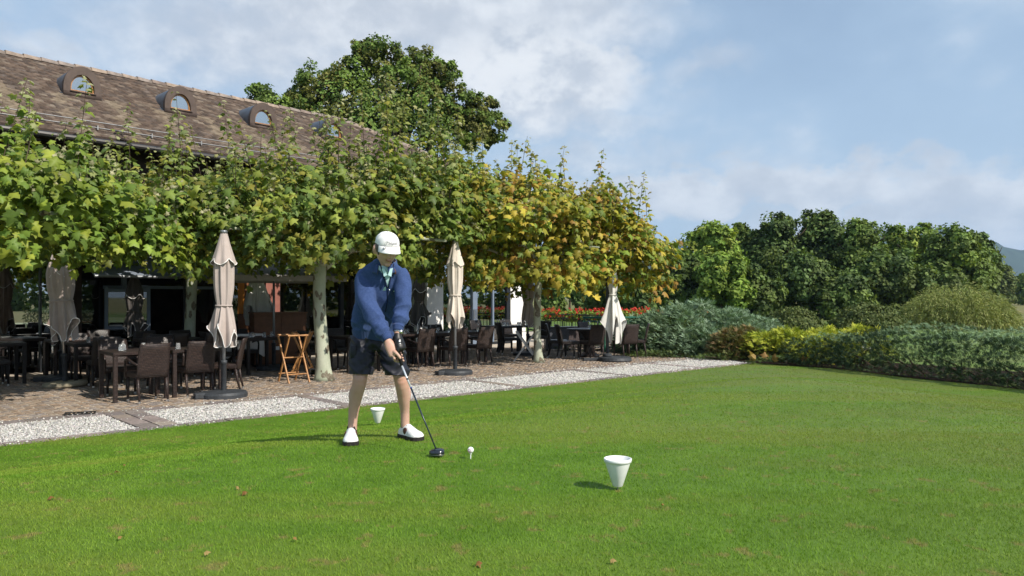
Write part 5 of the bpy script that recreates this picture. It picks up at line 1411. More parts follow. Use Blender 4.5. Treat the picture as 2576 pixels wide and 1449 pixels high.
def flowers(label, x, y, L, rz, z, n, seed, h=.20):
    rng = np.random.default_rng(seed); t = thing('flower_box', label, 'flower box', (x, y, 0), rz, 'red geranium boxes on the railing')
    MB().box((0, 0, z - .16), (L, .2, .16), bevel=.01).build('box', M['green_dark'], t)
    if z > .5:
        for sx in (-L * .4, L * .4): MB().tube([(sx, .06, 0), (sx, .06, z - .2)], .016, 6).build('bracket', M['green_dark'], t)
    m = int(n * 1.6); p = np.stack([rng.uniform(-L / 2, L / 2, m), rng.normal(0, .12, m), z + rng.uniform(-.22, h * .6, m)], 1)
    V, F, C = scatter(DV, DF, p, frames(rvec(m, rng) + np.array([0, -.5, .8]), rvec(m, rng)), rng.uniform(.05, .1, m), np.array(LIGHTG)[rng.integers(0, 4, m)])
    obj('foliage', fast_mesh('foliage', V, F, C), M['foliage'], t, kind='stuff')
    k = max(8, n // 14); c = np.stack([rng.uniform(-L / 2, L / 2, k), rng.normal(-.04, .11, k), z + rng.uniform(-.16, h, k)], 1)
    p = c[rng.integers(0, k, n)] + rng.normal(0, .028, (n, 3))
    V, F, C = scatter(DV, DF, p, frames(rvec(n, rng) + np.array([0, -.8, .8]), rvec(n, rng)), rng.uniform(.035, .06, n), np.array(PET)[rng.integers(0, 4, n)])
    obj('blossom', fast_mesh('blossom', V, F, C), M['petal'], t, kind='stuff')
_fd = np.array([4.4 - 1.2, 22.9 - 27.2]); _fr = math.atan2(_fd[1], _fd[0])
for k, f in enumerate((.06, .30, .54, .78)):
    flowers(('red geranium box nearest the white corner wall', 'red geranium box second from the white corner wall', 'red geranium box third from the white corner wall', 'red geranium box just left of the white hanging parasol')[k], 1.2 + _fd[0] * f + .12, 27.2 + _fd[1] * f + .1, 1.15, _fr, .98, 520, 50 + k)
flowers('big red geranium clump beside the blue juniper', 3.75, 23.4, .95, 0, 1.02, 700, 60, .22)
for k in range(5): flowers('red geranium box along the terrace side, mirrored in the coated glass', 5.6 + k * 1.35, 26.3 + k * .25, 1.2, .18, .95, 420, 70 + k) if k < 2 else None
# ------------------------------------------------------------------ tee things
def tee_marker(label, x, y):
    t = thing('tee_marker', label, 'tee marker', (x, y, float(lawn_z(x, y))), 0, 'white cup tee markers')
    MB().lathe([(.0, .022), (.026, .022), (.030, .026), (.0755, .165), (.0765, .168), (.082, .170), (.084, .190), (.079, .192), (.074, .188), (.070, .16), (.0, .10)], 40, caps=False).build('cup', M['white_plastic'], t, True)
    MB().tube([(0, 0, -.02), (0, 0, .026)], .005, 8).build('spike', M['steel'], t)
p = GP(1554, 1237, .40); tee_marker('white cup shaped tee marker in the right foreground', p[0], p[1])
tee_marker('white cup shaped tee marker behind the golfer between his legs', -1.545, 8.83)
def ball_and_tee():
    p = GP(1184, 1158, .395); z = float(lawn_z(p[0], p[1]))
    MB().lathe([(.002, -.02), (.0035, .0), (.004, .03), (.009, .042), (.0095, .045), (0, .043)], 12, (0, 0, 0), caps=False).build('golf_tee', M['white_plastic'], loc=(p[0], p[1], z)); o = bpy.data.objects['golf_tee']; tag(o, 'white wooden peg carrying the golf ball', 'tee')
    t = thing('golf_ball', 'white golf ball with pink ring mark on its tee', 'ball', (p[0], p[1], z + .066))
    MB().ball((0, 0, 0), .0225, 20, 12).build('shell', mat('golf_ball_white', (.84, .84, .84), .25, .5, bump=(420, .3, .001)), t, True)
    pk = mat('pink_mark', (.55, .12, .26), .4); mb = MB(); ca = np.array([-.35, -.93, -.1]); ca /= np.linalg.norm(ca)
    a = np.cross(ca, [0, 0, 1]); a /= np.linalg.norm(a); b = np.cross(ca, a)
    ring = [ca * .0192 + (a * math.cos(q) + b * math.sin(q)) * .0120 for q in np.linspace(0, 2 * math.pi, 17)]
    MB().tube(ring, .0018, 5, cap=False).build('ring_mark', pk, t)
    MB().tube([ca * .0228 + a * .003 + b * .002, ca * .0228 - a * .001 - b * .002, ca * .0228 - a * .004 + b * .001], .0009, 4).build('letter_mark', M['frame_dark'], t)
ball_and_tee()
DRY = [(.34, .20, .07), (.42, .29, .12), (.28, .14, .05)]
dl = [fast_mesh('dry_leaf', PV * np.array([1, 1, 1.8]), PF, np.array([c] * len(PV))) for c in DRY]
for m_ in dl: m_.materials.append(M['leaf'])
for k, (u, v) in enumerate(((310, 1170), (292, 1186), (130, 1253), (742, 1352), (1537, 1408), (1207, 1413), (297, 1352), (595, 1225), (620, 1240), (1665, 1268), (515, 1390))):
    p = GP(u, v, .39); z = float(lawn_z(*p)); p = GP(u, v, z + .02)
    o = obj('dry_leaf', dl[k % 3], None, loc=(p[0], p[1], z + .022)); o.rotation_euler = (random.uniform(-.4, .4), random.uniform(-.4, .4), random.uniform(0, 6)); o.scale = (.020 + .007 * (k % 3),) * 3
    tag(o, 'small dry brown leaf lying on the lawn', 'leaf', 'dry leaves on the lawn')
for k, (u, v, s_) in enumerate(((1925, 908, .2), (1900, 912, .24), (2020, 916, .16), (1945, 915, .18))):
    p = GP(u, v, .05); o = obj('dry_leaf', dl[k % 3], None, loc=(p[0], p[1], .12)); o.rotation_euler = (1.2 + k * .2, .2, k * 1.7); o.scale = (s_,) * 3
    tag(o, 'big curled brown plane leaf at the foot of the golden juniper', 'leaf', 'curled leaves under the golden juniper')

# ------------------------------------------------------------------ golfer
GX, GY = -1.05, 6.2; GZ = float(lawn_z(GX, GY))
def G(u, v, dy):
    D = GY + dy; q = P(u, v, D); return np.array([q[0] - GX, dy, q[2] - GZ])
golfer = None
skin = None
def skin_mat():
    m = bpy.data.materials.new('skin'); m.use_nodes = True; t = NT(m.node_tree); p = t.n['Principled BSDF']
    a = t.new('ShaderNodeAttribute', attribute_name='col'); c = t.new('ShaderNodeTexCoord').outputs['Object']
    n = t.noise(c, 26, 4.0); n2 = t.noise(c, 6, 3.0)
    col = t.mix(t.math('MULTIPLY', t.smooth(n, .4, .7), .18), a.outputs['Color'], (.42, .20, .14)); col = t.mix(t.math('MULTIPLY', t.smooth(n2, .4, .7), .18), col, (.62, .38, .28))
    t.link(col, p.inputs['Base Color']); p.inputs['Roughness'].default_value = .5; p.inputs['Specular IOR Level'].default_value = .35
    p.inputs['Subsurface Weight'].default_value = .12; p.inputs['Subsurface Radius'].default_value = (.012, .005, .003); p.inputs['Subsurface Scale'].default_value = .6
    return m
def remeshed(mb, name, voxel, smooth_n=3, fac=.5):
    me = mb.mesh(name); o = bpy.data.objects.new(name, me); COL.objects.link(o)
    r = o.modifiers.new('r', 'REMESH'); r.mode = 'VOXEL'; r.voxel_size = voxel
    s_ = o.modifiers.new('s', 'SMOOTH'); s_.factor = fac; s_.iterations = smooth_n
    dg = bpy.context.evaluated_depsgraph_get(); out = bpy.data.meshes.new_from_object(o.evaluated_get(dg))
    bpy.data.objects.remove(o); bpy.data.meshes.remove(me); out.name = name; out.shade_smooth(); return out
def co(me):
    a = np.empty(len(me.vertices) * 3, np.float32); me.vertices.foreach_get('co', a); return a.reshape(-1, 3).astype(float)
def nor(me):
    a = np.empty(len(me.vertices) * 3, np.float32); me.vertices.foreach_get('normal', a); return a.reshape(-1, 3).astype(float)
def setco(me, v): me.vertices.foreach_set('co', v.astype(np.float32).ravel()); me.update()
def spline(pts, n):
    pts = np.asarray(pts, float); m = len(pts); k = np.linspace(0, m - 1, n); out = []
    for x in k:
        i = min(int(x), m - 2); f = x - i; p0 = pts[max(i - 1, 0)]; p1 = pts[i]; p2 = pts[i + 1]; p3 = pts[min(i + 2, m - 1)]
        out.append(.5 * (2 * p1 + (p2 - p0) * f + (2 * p0 - 5 * p1 + 4 * p2 - p3) * f * f + (3 * p1 - p0 - 3 * p2 + p3) * f ** 3))
    return np.array(out)
def build_golfer():
    global golfer
    sk = skin_mat()
    # ---------------- head in its own frame: x right, y back, z up; face looks to -y
    yaw, pitch = math.radians(27), math.radians(21)
    Rp = np.array([[1, 0, 0], [0, math.cos(pitch), -math.sin(pitch)], [0, math.sin(pitch), math.cos(pitch)]])   # nod down
    Ry = np.array([[math.cos(yaw), -math.sin(yaw), 0], [math.sin(yaw), math.cos(yaw), 0], [0, 0, 1]])
    RH = Ry @ Rp
    HC = G(973.0, 623.5, -.20)
    H = lambda q: np.asarray(q, float) * 1.05 @ RH.T + HC
    # ---------------- body surface
    b = MB()
    def tube(pts, rad, n=14, m=14): b.tube(spline(pts, m), np.interp(np.linspace(0, 1, m), np.linspace(0, 1, len(rad)), rad), n)
    legR = [G(912, 838, .10), G(908, 905, .03), G(905, 958, -.05), G(894, 1005, -.01), G(888, 1050, .02), G(886, 1092, .02)]
    legL = [G(975, 838, .13), G(995, 900, .07), G(1008, 952, .02), G(1015, 998, .09), G(1018.5, 1035, .14), G(1019, 1075, .15)]
    rl = [.080, .070, .056, .051, .038, .036]
    tube(legR, rl, 18, 22); tube(legL, rl, 18, 22)
    for lg, s_ in ((legR, 1), (legL, -1)):
        b.ball(lg[2] + np.array([0, -.022, .012]), (.044, .036, .052)); b.ball(lg[3] + np.array([-.010 * s_, .022, .02]), (.049, .042, .10))
    tube([G(944, 850, .13), G(945, 805, .10), G(955, 745, .03), G(962, 700, -.03), G(966, 680, -.08)], [.115, .105, .105, .10, .075], 18, 12)
    tube([G(964, 690, -.09), G(967, 668, -.125), H((0, .03, -.06))], [.062, .058, .056], 14, 8)
    armR = [G(916, 692, -.08), G(931, 775, -.20), G(975, 857, -.335)]; armL = [G(1014, 688, -.09), G(1016, 765, -.19), G(1000, 842, -.31)]
    tube(armR, [.05, .042, .029], 12, 12); tube(armL, [.05, .042, .029], 12, 12)
    tube([G(930, 690, -.06), G(1000, 686, -.08)], [.07, .07], 12, 6)
    # head
    nu, nv = 56, 40; th = np.linspace(0, 2 * np.pi, nu, endpoint=False); ph = np.linspace(0, np.pi, nv + 1)[1:-1]
    T, Pp = np.meshgrid(th, ph); X = np.sin(Pp) * np.sin(T); Y = -np.sin(Pp) * np.cos(T); Z = np.cos(Pp)
    x, y, z = X * .082, Y * .098, np.where(Z < 0, Z * .134, Z * .118)
    low = np.clip(-Z, 0, 1)
    x = x * (1 - .17 * low ** 1.8); y = np.where(Y < 0, y * (1 - .05 * low), y * (1 - .34 * low)) - .0
    def bump(cx, cz, sx, sz, a, lim=True):
        return a * np.exp(-((x - cx) / sx) ** 2 - ((z - cz) / sz) ** 2) * (Y < 0)
    y = y - bump(0, -.020, .010, .022, .017) - bump(0, -.036, .013, .011, .013) - bump(0, .025, .05, .010, .006) - bump(0, -.108, .026, .018, .012) - bump(0, -.064, .022, .006, .006) - bump(0, -.077, .020, .006, .006)
    y = y + bump(.032, .006, .015, .012, .009) + bump(-.032, .006, .015, .012, .009) + bump(0, -.0705, .024, .0028, .005) + bump(.05, -.05, .018, .03, .003) + bump(-.05, -.05, .018, .03, .003)
    V = np.stack([x, y, z], -1).reshape(-1, 3); V = np.concatenate([[[0, 0, .118]], V, [[0, .0, -.118]]])
    F = [(0, 1 + (j + 1) % nu, 1 + j) for j in range(nu)]
    for i in range(nv - 2):
        for j in range(nu):
            p_, q_ = 1 + i * nu + j, 1 + i * nu + (j + 1) % nu; F.append((p_, q_, q_ + nu, p_ + nu))
    last = len(V) - 1; o_ = 1 + (nv - 2) * nu; F += [(last, o_ + j, o_ + (j + 1) % nu) for j in range(nu)]
    b.add(H(V), F)
    for sx in (-1, 1):
        Me = np.array([[math.cos(.35 * sx), -math.sin(.35 * sx), 0], [math.sin(.35 * sx), math.cos(.35 * sx), 0], [0, 0, 1]])
        b.ball(H((sx * .091, .010, -.014)), (.013, .025, .039), 12, 10, RH @ Me); b.ball(H((sx * .086, .002, -.042)), (.009, .011, .013), 10, 8, RH)
    b.tube(H(np.array([[0, -.098, .012], [0, -.108, -.010], [0, -.116, -.030], [0, -.106, -.043]])), [.008, .0105, .0135, .009], 10)
    for sx in (-1, 1): b.ball(H((sx * .012, -.103, -.037)), (.0085, .010, .009), 9, 7, RH)
    b.ball(H((0, -.097, -.066)), (.022, .010, .006), 12, 8, RH); b.ball(H((0, -.095, -.078)), (.019, .010, .007), 12, 8, RH); b.ball(H((0, -.066, -.112)), (.024, .016, .015), 12, 8, RH)
    for sx in (-1, 1): b.ball(H((sx * .030, -.086, .026)), (.026, .012, .008), 12, 8, RH)
    # ---------------- grip frame and the bare right hand
    gt, gb = G(992, 853, -.315), G(1011, 920, -.375); ga = unit(gb - gt); f_ = np.array([0, -1.0, 0]); f_ = unit(f_ - (f_ @ ga) * ga); l_ = np.cross(f_, ga); l_ = l_ if l_[0] < 0 else -l_
    def C(s, phi, r): return gt + ga * s + (l_ * math.cos(phi) + f_ * math.sin(phi)) * r
    D_ = math.radians
    wr = armR[2]
    palm = [wr, wr * .45 + C(.105, D_(25), .036) * .55, C(.128, D_(15), .036)]
    b.tube(spline(palm, 7), [(.026, .031), (.027, .035), (.026, .040), (.024, .042), (.022, .042), (.020, .040), (.015, .036)], 14, up=ga)
    for k, (s0, s1, L) in enumerate(((.150, .182, 1.0), (.135, .158, 1.05), (.118, .134, 1.0), (.102, .112, .85))):
        q = [C(s0, D_(22), .040), C(s0 + (s1 - s0) * .4, D_(-8), .040), C(s0 + (s1 - s0) * .75, D_(-60), .028), C(s1, D_(-115), .024), C(s1 + .002, D_(-175), .0235)]
        b.tube(spline(q, 13), np.linspace(.0108, .0082, 13), 9)
        b.ball(C(s0, D_(24), .041), .0125, 9, 7)
    q = [C(.098, D_(48), .034), C(.122, D_(74), .033), C(.146, D_(96), .026), C(.172, D_(112), .024)]
    b.tube(spline(q, 11), [.015, .0155, .0155, .0145, .0135, .0125, .012, .012, .0115, .0105, .008], 10)
    body = remeshed(b, 'body', .0056, 1)
    v = co(body); base = np.array([.52, .31, .235]); col = np.tile(base, (len(v), 1))
    legs = v[:, 2] < .75; col[legs] = np.array([.50, .315, .245])
    kz = np.exp(-((v[:, 2] - G(0, 958, 0)[2]) / .05) ** 2)[:, None] * (v[:, 1] < .02)[:, None] * legs[:, None]; col = col * (1 - .35 * kz) + np.array([.50, .22, .15]) * .35 * kz
    hv = (v - HC) @ RH / 1.05
    inh = (np.abs(hv[:, 0]) < .1) & (np.abs(hv[:, 2]) < .14) & (np.abs(hv[:, 1]) < .14)
    col[inh] = np.array([.66, .40, .305])  # head skin painted lighter to stand in for light bounced under the brim
    fr = inh & (hv[:, 1] < -.03)
    lips = fr & (np.abs(hv[:, 0]) < .022) & (np.abs(hv[:, 2] + .072) < .009); col[lips] = (.47, .21, .165)
    mouth = fr & (np.abs(hv[:, 0]) < .024) & (np.abs(hv[:, 2] + .072) < .0026); col[mouth] = (.22, .08, .06)
    brow = fr & (np.abs(np.abs(hv[:, 0]) - .032) < .019) & (np.abs(hv[:, 2] - .026) < .005); col[brow] = (.17, .12, .09)
    shave = fr & (hv[:, 2] < -.055) & ~lips; col[shave] = col[shave] * .88
    at = body.attributes.new('col', 'FLOAT_COLOR', 'POINT'); at.data.foreach_set('color', np.concatenate([col, np.ones((len(v), 1))], 1).astype(np.float32).ravel())
    golfer = obj('person', body, sk, loc=(GX, GY, GZ)); tag(golfer, 'person in white cap, blue zip sweater and dark shorts addressing the ball with a driver', 'person')
    part = lambda name, mb, m_, par=None, sm=True: mb.build(name, m_, par or golfer, sm)
    # nails, eyes
    for sx in (-1, 1):
        ey = part('eye', MB().ball(H((sx * .032, -.079, .004)), .0115, 12, 8, RH), mat('eye_white', (.6, .57, .54), .2, .5)); part('iris', MB().ball(H((sx * .033, -.0875, .0)), .0045, 8, 6), mat('iris', (.05, .06, .07), .2, .5), ey)
    # hair band below the cap
    n = 40; rs = []
    for k, (zz_, g) in enumerate(((.045, 1.045), (.02, 1.05), (-.012, 1.045), (-.04, 1.02))):
        aa = np.linspace(math.radians(62), math.radians(298), n); kx = math.sqrt(max(.05, 1 - (zz_ / .118) ** 2))
        rs.append(H(np.stack([np.sin(aa) * .079 * kx * g, -np.cos(aa) * .10 * kx * g * np.where(np.cos(aa) < 0, 1 if zz_ > 0 else .93, 1), zz_ + 0 * aa + np.where(np.abs(np.sin(aa)) > .93, .012 if zz_ < 0 else 0, 0)], 1)))
    hm = MB().rings(rs, cap=False, closed=False).mesh('hair', True); ho = obj('hair', hm, mat('grey_hair', (.15, .135, .125), .6, .3, noise=(160, .5), bump=(260, .8, .004)), golfer); sd = ho.modifiers.new('s', 'SOLIDIFY'); sd.thickness = .006
    # ---------------- cap
    white = mat('white_cotton', (.80, .80, .79), .8, .15, bump=(240, .2, .002), noise=(12, .05))
    dome = MB(); n = 48; aa = np.linspace(0, 2 * np.pi, n, endpoint=False); rs = []
    for k in range(13):
        e = math.radians(90 * k / 12); zc = .034 + .086 * math.cos(e * .985 + .02); r = max(.0015, math.sin(e) ** .85)
        wr_ = 1 + .026 * np.sin(aa * 9 + k * .9) * (np.sin(aa / 2) ** 2 * 0 + (np.abs(np.sin(aa)) > .4)) * math.sin(e)
        rs.append(H(np.stack([np.sin(aa) * .087 * r * wr_, .004 - np.cos(aa) * .109 * r * wr_, np.full(n, zc) + .010 * math.cos(0) * (-np.cos(aa)) * 0], 1)))
    dome.rings(rs, cap=False); dome.ball(H((0, .004, .121)), (.009, .009, .005), 10, 6, RH)
    cap_ = part('cap', dome, white)
    br = MB(); top, bot = [], []
    for f in np.linspace(0, 1, 8):
        a2 = np.linspace(-1.12, 1.12, 29); ext = .074 * f * np.clip(np.cos(a2 * 1.28), 0, 1) ** .55
        X2 = np.sin(a2) * (.0875 + .006 * f); Y2 = .004 - np.cos(a2) * .109 - ext; Z2 = .040 - .012 * f - 2.4 * X2 ** 2 * (.35 + .75 * f) - .016 * f * f
        top.append(H(np.stack([X2, Y2, Z2], 1))); bot.append(H(np.stack([X2, Y2, Z2 - .004], 1)))
    br.rings(top, cap=False, closed=False).rings(bot[::-1], cap=False, closed=False); br.rings([top[-1], bot[-1]], cap=False, closed=False)
    brim = part('cap_brim', br, white, cap_)
    a2 = np.linspace(-1.15, 1.15, 24); X2 = np.sin(a2) * .0885; part('cap_seam', MB().tube(H(np.stack([X2, .004 - np.cos(a2) * .1105, .043 - 2.4 * X2 ** 2 * .35], 1)), .0016, 5), mat('grey_stitching', (.35, .35, .36), .8), cap_)
    for am in (-.55, 0.0, .55, 1.5, -1.5): part('cap_seam', MB().tube(H(np.array([[math.sin(am) * .0878 * math.sin(e2) ** .85, .004 - math.cos(am) * .1098 * math.sin(e2) ** .85, .034 + .0865 * math.cos(e2)] for e2 in np.linspace(.12, 1.5, 12)])), .0011, 4), mat('white_stitching', (.55, .55, .55), .8), cap_)
    # marker disc on the brim and embroidered script on the front panel
    a0 = -.66; X2 = math.sin(a0) * .091; Y2 = .004 - math.cos(a0) * .109 - .030; Z2 = .040 - .007 - 2.4 * X2 ** 2 * .7
    nb = RH @ unit(np.array([-.45, -.35, .82])); Rm = np.array(frames(np.array([nb]), np.array([[1.0, 0, .2]])))[0]
    part('brim_marker', MB().lathe([(.0, .004), (.010, .004), (.0105, .0)], 18, caps=False).add(np.zeros((0, 3)), []) if False else MB().ball(H((X2, Y2, Z2 + .005)), (.0115, .0115, .0025), 16, 6, Rm), M['frame_dark'], brim)
    part('brim_marker_face', MB().ball(H((X2, Y2, Z2 + .005)) + nb * .0014, (.0075, .0075, .0022), 16, 6, Rm), white, brim)
    fc = bpy.data.curves.new('script', 'FONT'); fc.body = 'Titleist'; fc.size = .034; fc.shear = .38; fc.align_x = 'CENTER'; fc.extrude = .0008; fc.offset = .0002
    fo = bpy.data.objects.new('script', fc); COL.objects.link(fo); dg = bpy.context.evaluated_depsgraph_get(); fm = bpy.data.meshes.new_from_object(fo.evaluated_get(dg)); bpy.data.objects.remove(fo)
    tv = co(fm); w_ = tv[:, 0] / .082; zc = .056 + tv[:, 1] * .85; cc = np.clip((zc - .034) / .086, 0, .999); e = (np.arccos(cc) - .02) / .985; r = np.sin(e) ** .85
    wv = np.stack([np.sin(w_) * .0875 * r, .004 - np.cos(w_) * .1105 * r - .0015 + tv[:, 2] * -1.0, zc], 1); setco(fm, H(wv))
    obj('cap_script', fm, mat('grey_thread', (.30, .30, .32), .6), cap_)
    # ---------------- sweater
    blue = bpy.data.materials.new('blue_wool'); blue.use_nodes = True; t = NT(blue.node_tree); p = t.n['Principled BSDF']; cobj = t.new('ShaderNodeTexCoord').outputs['Object']
    nf = t.noise(cobj, 420, 2.0); nl = t.noise(cobj, 60, 4.0)
    t.link(t.mix(t.smooth(t.math('ADD', t.math('MULTIPLY', nf, .5), t.math('MULTIPLY', nl, .5)), .35, .65), (.032, .058, .150), (.052, .085, .205)), p.inputs['Base Color'])
    p.inputs['Roughness'].default_value = .9; p.inputs['Specular IOR Level'].default_value = .1; p.inputs['Sheen Weight'].default_value = .2; p.inputs['Sheen Tint'].default_value = (.3, .4, .7, 1)
    bn = t.new('ShaderNodeBump', i_Strength=.35); bn.inputs['Distance'].default_value = .004; t.link(nf, bn.inputs['Height']); t.link(bn.outputs[0], p.inputs['Normal'])
    s = MB()
    def sect(cu, cv, dy, hw, hd, rot=0.0, tilt=0.0, n=36):
        c = G(cu, cv, dy); a = np.linspace(0, 2 * np.pi, n, endpoint=False); cx, sn = np.cos(a), np.sin(a)
        ex = np.sign(cx) * np.abs(cx) ** .85 * hw; ey = np.sign(sn) * np.abs(sn) ** .9 * hd
        X_, Y_ = ex * math.cos(rot) - ey * math.sin(rot), ex * math.sin(rot) + ey * math.cos(rot)
        return c + np.stack([X_, Y_, -Y_ * math.tan(tilt)], 1)
    s.rings([sect(944, 846, .113, .170, .122, .12, -.05), sect(944, 838, .11, .178, .128, .12, -.05), sect(943, 820, .10, .190, .140, .12, -.02), sect(946, 790, .07, .192, .148, .12, 0), sect(952, 755, .02, .186, .142, .10, .15), sect(958, 722, -.03, .192, .132, .08, .3),
             sect(962, 697, -.065, .195, .115, .06, .4), sect(964, 680, -.09, .165, .09, .05, .45), sect(966, 667, -.115, .105, .075, .05, .5), sect(967, 661, -.125, .075, .065, .05, .5)])
    def sleeve(pts, rad, m=16):
        s.tube(spline(pts, m), np.interp(np.linspace(0, 1, m), np.linspace(0, 1, len(rad)), rad), 18)
    cufR, cufL = G(971, 846, -.322), G(1002, 824, -.292)
    sleeve([G(925, 686, -.075), G(915, 706, -.09), G(921, 745, -.15), G(936, 785, -.22), G(953, 818, -.275), cufR], [.064, .073, .072, .070, .064, .046], 22)
    sleeve([G(1004, 684, -.09), G(1012, 700, -.10), G(1013, 735, -.155), G(1013, 772, -.21), G(1008, 800, -.255), cufL], [.060, .066, .064, .061, .056, .045], 22)
    sw = remeshed(s, 'sweater', .0075, 5, .5)
    v, nn = co(sw), nor(sw)
    # soft folds: along the sleeves, at the armpits and above the hem
    def seg_d(p0, p1):
        d = p1 - p0; L = np.linalg.norm(d); d /= L; k = np.clip((v - p0) @ d, 0, L); return np.linalg.norm(v - p0 - k[:, None] * d, axis=1), k / L
    fold = np.zeros(len(v))
    for (p0, p1, seed) in ((G(915, 700, -.09), cufR, 0), (G(1012, 700, -.1), cufL, 2)):
        d, k = seg_d(p0, p1); wgt = np.exp(-(d / .09) ** 4)
        ang_ = np.arctan2(v[:, 1] - p0[1], v[:, 0] - p0[0])
        fold += wgt * (.010 * (1 - np.abs(np.sin(k * 15 + ang_ * 1.3 + seed))) ** 2 * sst(k, .3, .6) + .006 * np.sin(k * 26 + ang_ * 2 + seed) * sst(k, .35, .8) + .005 * np.sin(k * 44 + ang_ * 3 + seed * 2) * sst(k, .65, .95) + .003 * np.sin(k * 17 - ang_ * 4))
    tx = v[:, 0]; tz = v[:, 2]
    fold += .006 * np.sin(tx * 30 + tz * 22) * np.exp(-((tz - 1.12) / .10) ** 2) + .005 * np.sin(tz * 60 + np.sin(tx * 14) * 2) * np.exp(-((tz - .92) / .06) ** 2) + .004 * np.sin(tx * 46 - tz * 18) * np.exp(-((tz - 1.22) / .07) ** 2)
    rdg = lambda q_: (1 - np.abs(np.sin(q_))) ** 2
    fold += .0025 * np.sin(tx * 23 + 1) * np.sin(tz * 31) + .009 * rdg(tz * 24 + tx * 15 + np.sin(tx * 9)) * np.exp(-((tz - 1.0) / .12) ** 2) + .007 * rdg(tx * 20 - tz * 9) * np.exp(-((tz - 1.2) / .1) ** 2) * (v[:, 1] < 0)
    v2 = v + nn * fold[:, None]
    # open neck: cut a V out of the front
    A_, B_, Cc = G(951, 660, -.2), G(996, 660, -.2), G(975, 726, -.2)
    body_x = lambda q: (1288 + (q[:, 0] + GX) / (q[:, 1] + GY) * FPX); body_v = lambda q: HOR - (q[:, 2] + GZ - EYE) / (q[:, 1] + GY) * FPX
    setco(sw, v2)
    bm = bmesh.new(); bm.from_mesh(sw); kill = []
    for fc_ in bm.faces:
        c = fc_.calc_center_median(); q = np.array([[c.x, c.y, c.z]]); uu, vv = body_x(q)[0], body_v(q)[0]
        if fc_.normal.y < .1 and 640 < vv < 724:
            k = (724 - vv) / 64; lo, hi = 975.5 - 18 * min(k, 1.15), 975.5 + 14 * min(k, 1.15)
            if lo < uu < hi: kill.append(fc_)
    bmesh.ops.delete(bm, geom=kill, context='FACES'); bm.to_mesh(sw); bm.free()
    sw_o = obj('sweater', sw, blue, golfer)
    rib = mat('ribbed_blue_wool', (.036, .064, .165), .9, .1, sheen=.2)
    part('cuff', MB().tube(spline([cufR - (cufR - armR[1]) * .03, cufR, G(976.5, 856, -.337)], 5), [.050, .048, .043, .040, .039], 72, ribs=24, ribamp=.04), rib)
    part('cuff', MB().tube(spline([cufL - (cufL - armL[1]) * .03, cufL, G(1000.5, 833, -.302)], 5), [.048, .045, .041, .039, .038], 72, ribs=24, ribamp=.04), rib)
    hem = [sect(944, y_, dy_, hw, hd, .12, -.08, 144) for (y_, dy_, hw, hd) in ((828, .104, .187, .137), (834, .108, .184, .134), (842, .112, .180, .130), (848, .115, .176, .127))]
    for r in hem: r[:, 2] -= .04 * np.clip((r[:, 0] + .1) / .2, 0, 1); c_ = r.mean(0); r[:, :2] = c_[:2] + (r[:, :2] - c_[:2]) * (1 + .012 * np.cos(np.arange(144) * 2 * np.pi / 3))[:, None]
    part('hem_band', MB().rings(hem, cap=False), rib)
    # stand-up collar with grey lining, open in front
    cr = []; aa = np.linspace(math.radians(24), math.radians(336), 110)
    for (dz, r1, r2) in ((-.035, .112, .098), (-.012, .100, .092), (.012, .092, .088), (.036, .088, .085)):
        c = G(968, 668, -.110) + np.array([0, 0, dz]); rr = 1 + .010 * np.cos(aa * 56)
        cr.append(c + np.stack([np.sin(aa) * r1 * rr, -np.cos(aa) * r2 * rr, -.034 * np.cos(aa) - .010 * np.clip(np.cos(aa), 0, 1) ** 6], 1))
    cm = MB().rings(cr, cap=False, closed=False).mesh('collar', True); c_o = obj('collar', cm, rib, golfer); m2 = c_o.modifiers.new('s', 'SOLIDIFY'); m2.thickness = .006; m2.offset = 1
    lin = [(r - r.mean(0)) * np.array([.955, .955, 1]) + r.mean(0) for r in cr]; part('collar_lining', MB().rings(lin, cap=False, closed=False), mat('grey_check_lining', (.22, .21, .22), .9, .1, noise=(60, .5)), c_o)
    # polo shirt under the V, with its collar
    cyan = mat('pale_cyan_cotton', (.50, .72, .74), .85, .15, bump=(200, .2, .002))
    shirt = MB().rings([sect(960, 742, -.02, .165, .115, .08, .3), sect(962, 715, -.055, .165, .108, .07, .35), sect(964, 695, -.082, .15, .095, .06, .42), sect(966, 684, -.10, .11, .085, .05, .5)])
    sh = part('polo_shirt', shirt, cyan)
    for (pts) in ([(960, 676), (966, 696), (974, 692), (967, 676)], [(988, 674), (984, 696), (976, 692), (981, 676)]):
        q = [G(u_, v_, -.213 - .002 * i) for i, (u_, v_) in enumerate(pts)]; part('shirt_collar', MB().add(np.array(q + [k_ + np.array([0, .008, 0]) for k_ in q]), [(0, 1, 2, 3), (7, 6, 5, 4), (0, 4, 5, 1), (1, 5, 6, 2), (2, 6, 7, 3), (3, 7, 4, 0)]), cyan, sh, False)
    # zip edge along the V and down the front
    from mathutils.bvhtree import BVHTree
    bv = BVHTree.FromPolygons([tuple(x) for x in co(sw)], [tuple(p_.vertices) for p_ in sw.polygons])
    def on_front(u_, v_, lift=.003):
        o0 = np.array([0, 0, EYE]) - np.array([GX, GY, GZ]); d0 = unit(np.array([(u_ - 1288) / FPX, 1, -(v_ - HOR) / FPX])); h = bv.ray_cast(Vector(o0), Vector(d0))
        return np.array(h[0]) - d0 * lift if h[0] is not None else None
    dark = mat('navy_zip_tape', (.014, .022, .06), .7, .2)
    def strip(pts, r, name, m_):
        q = [on_front(*a) for a in pts]; q = [x for x in q if x is not None]
        if len(q) > 2: part(name, MB().tube(np.array(q), r, 6), m_)
    strip([(958 + 17.5 * k - 1.6, 664 + 60 * k) for k in np.linspace(0, 1, 12)], .0055, 'zip_edge', dark)
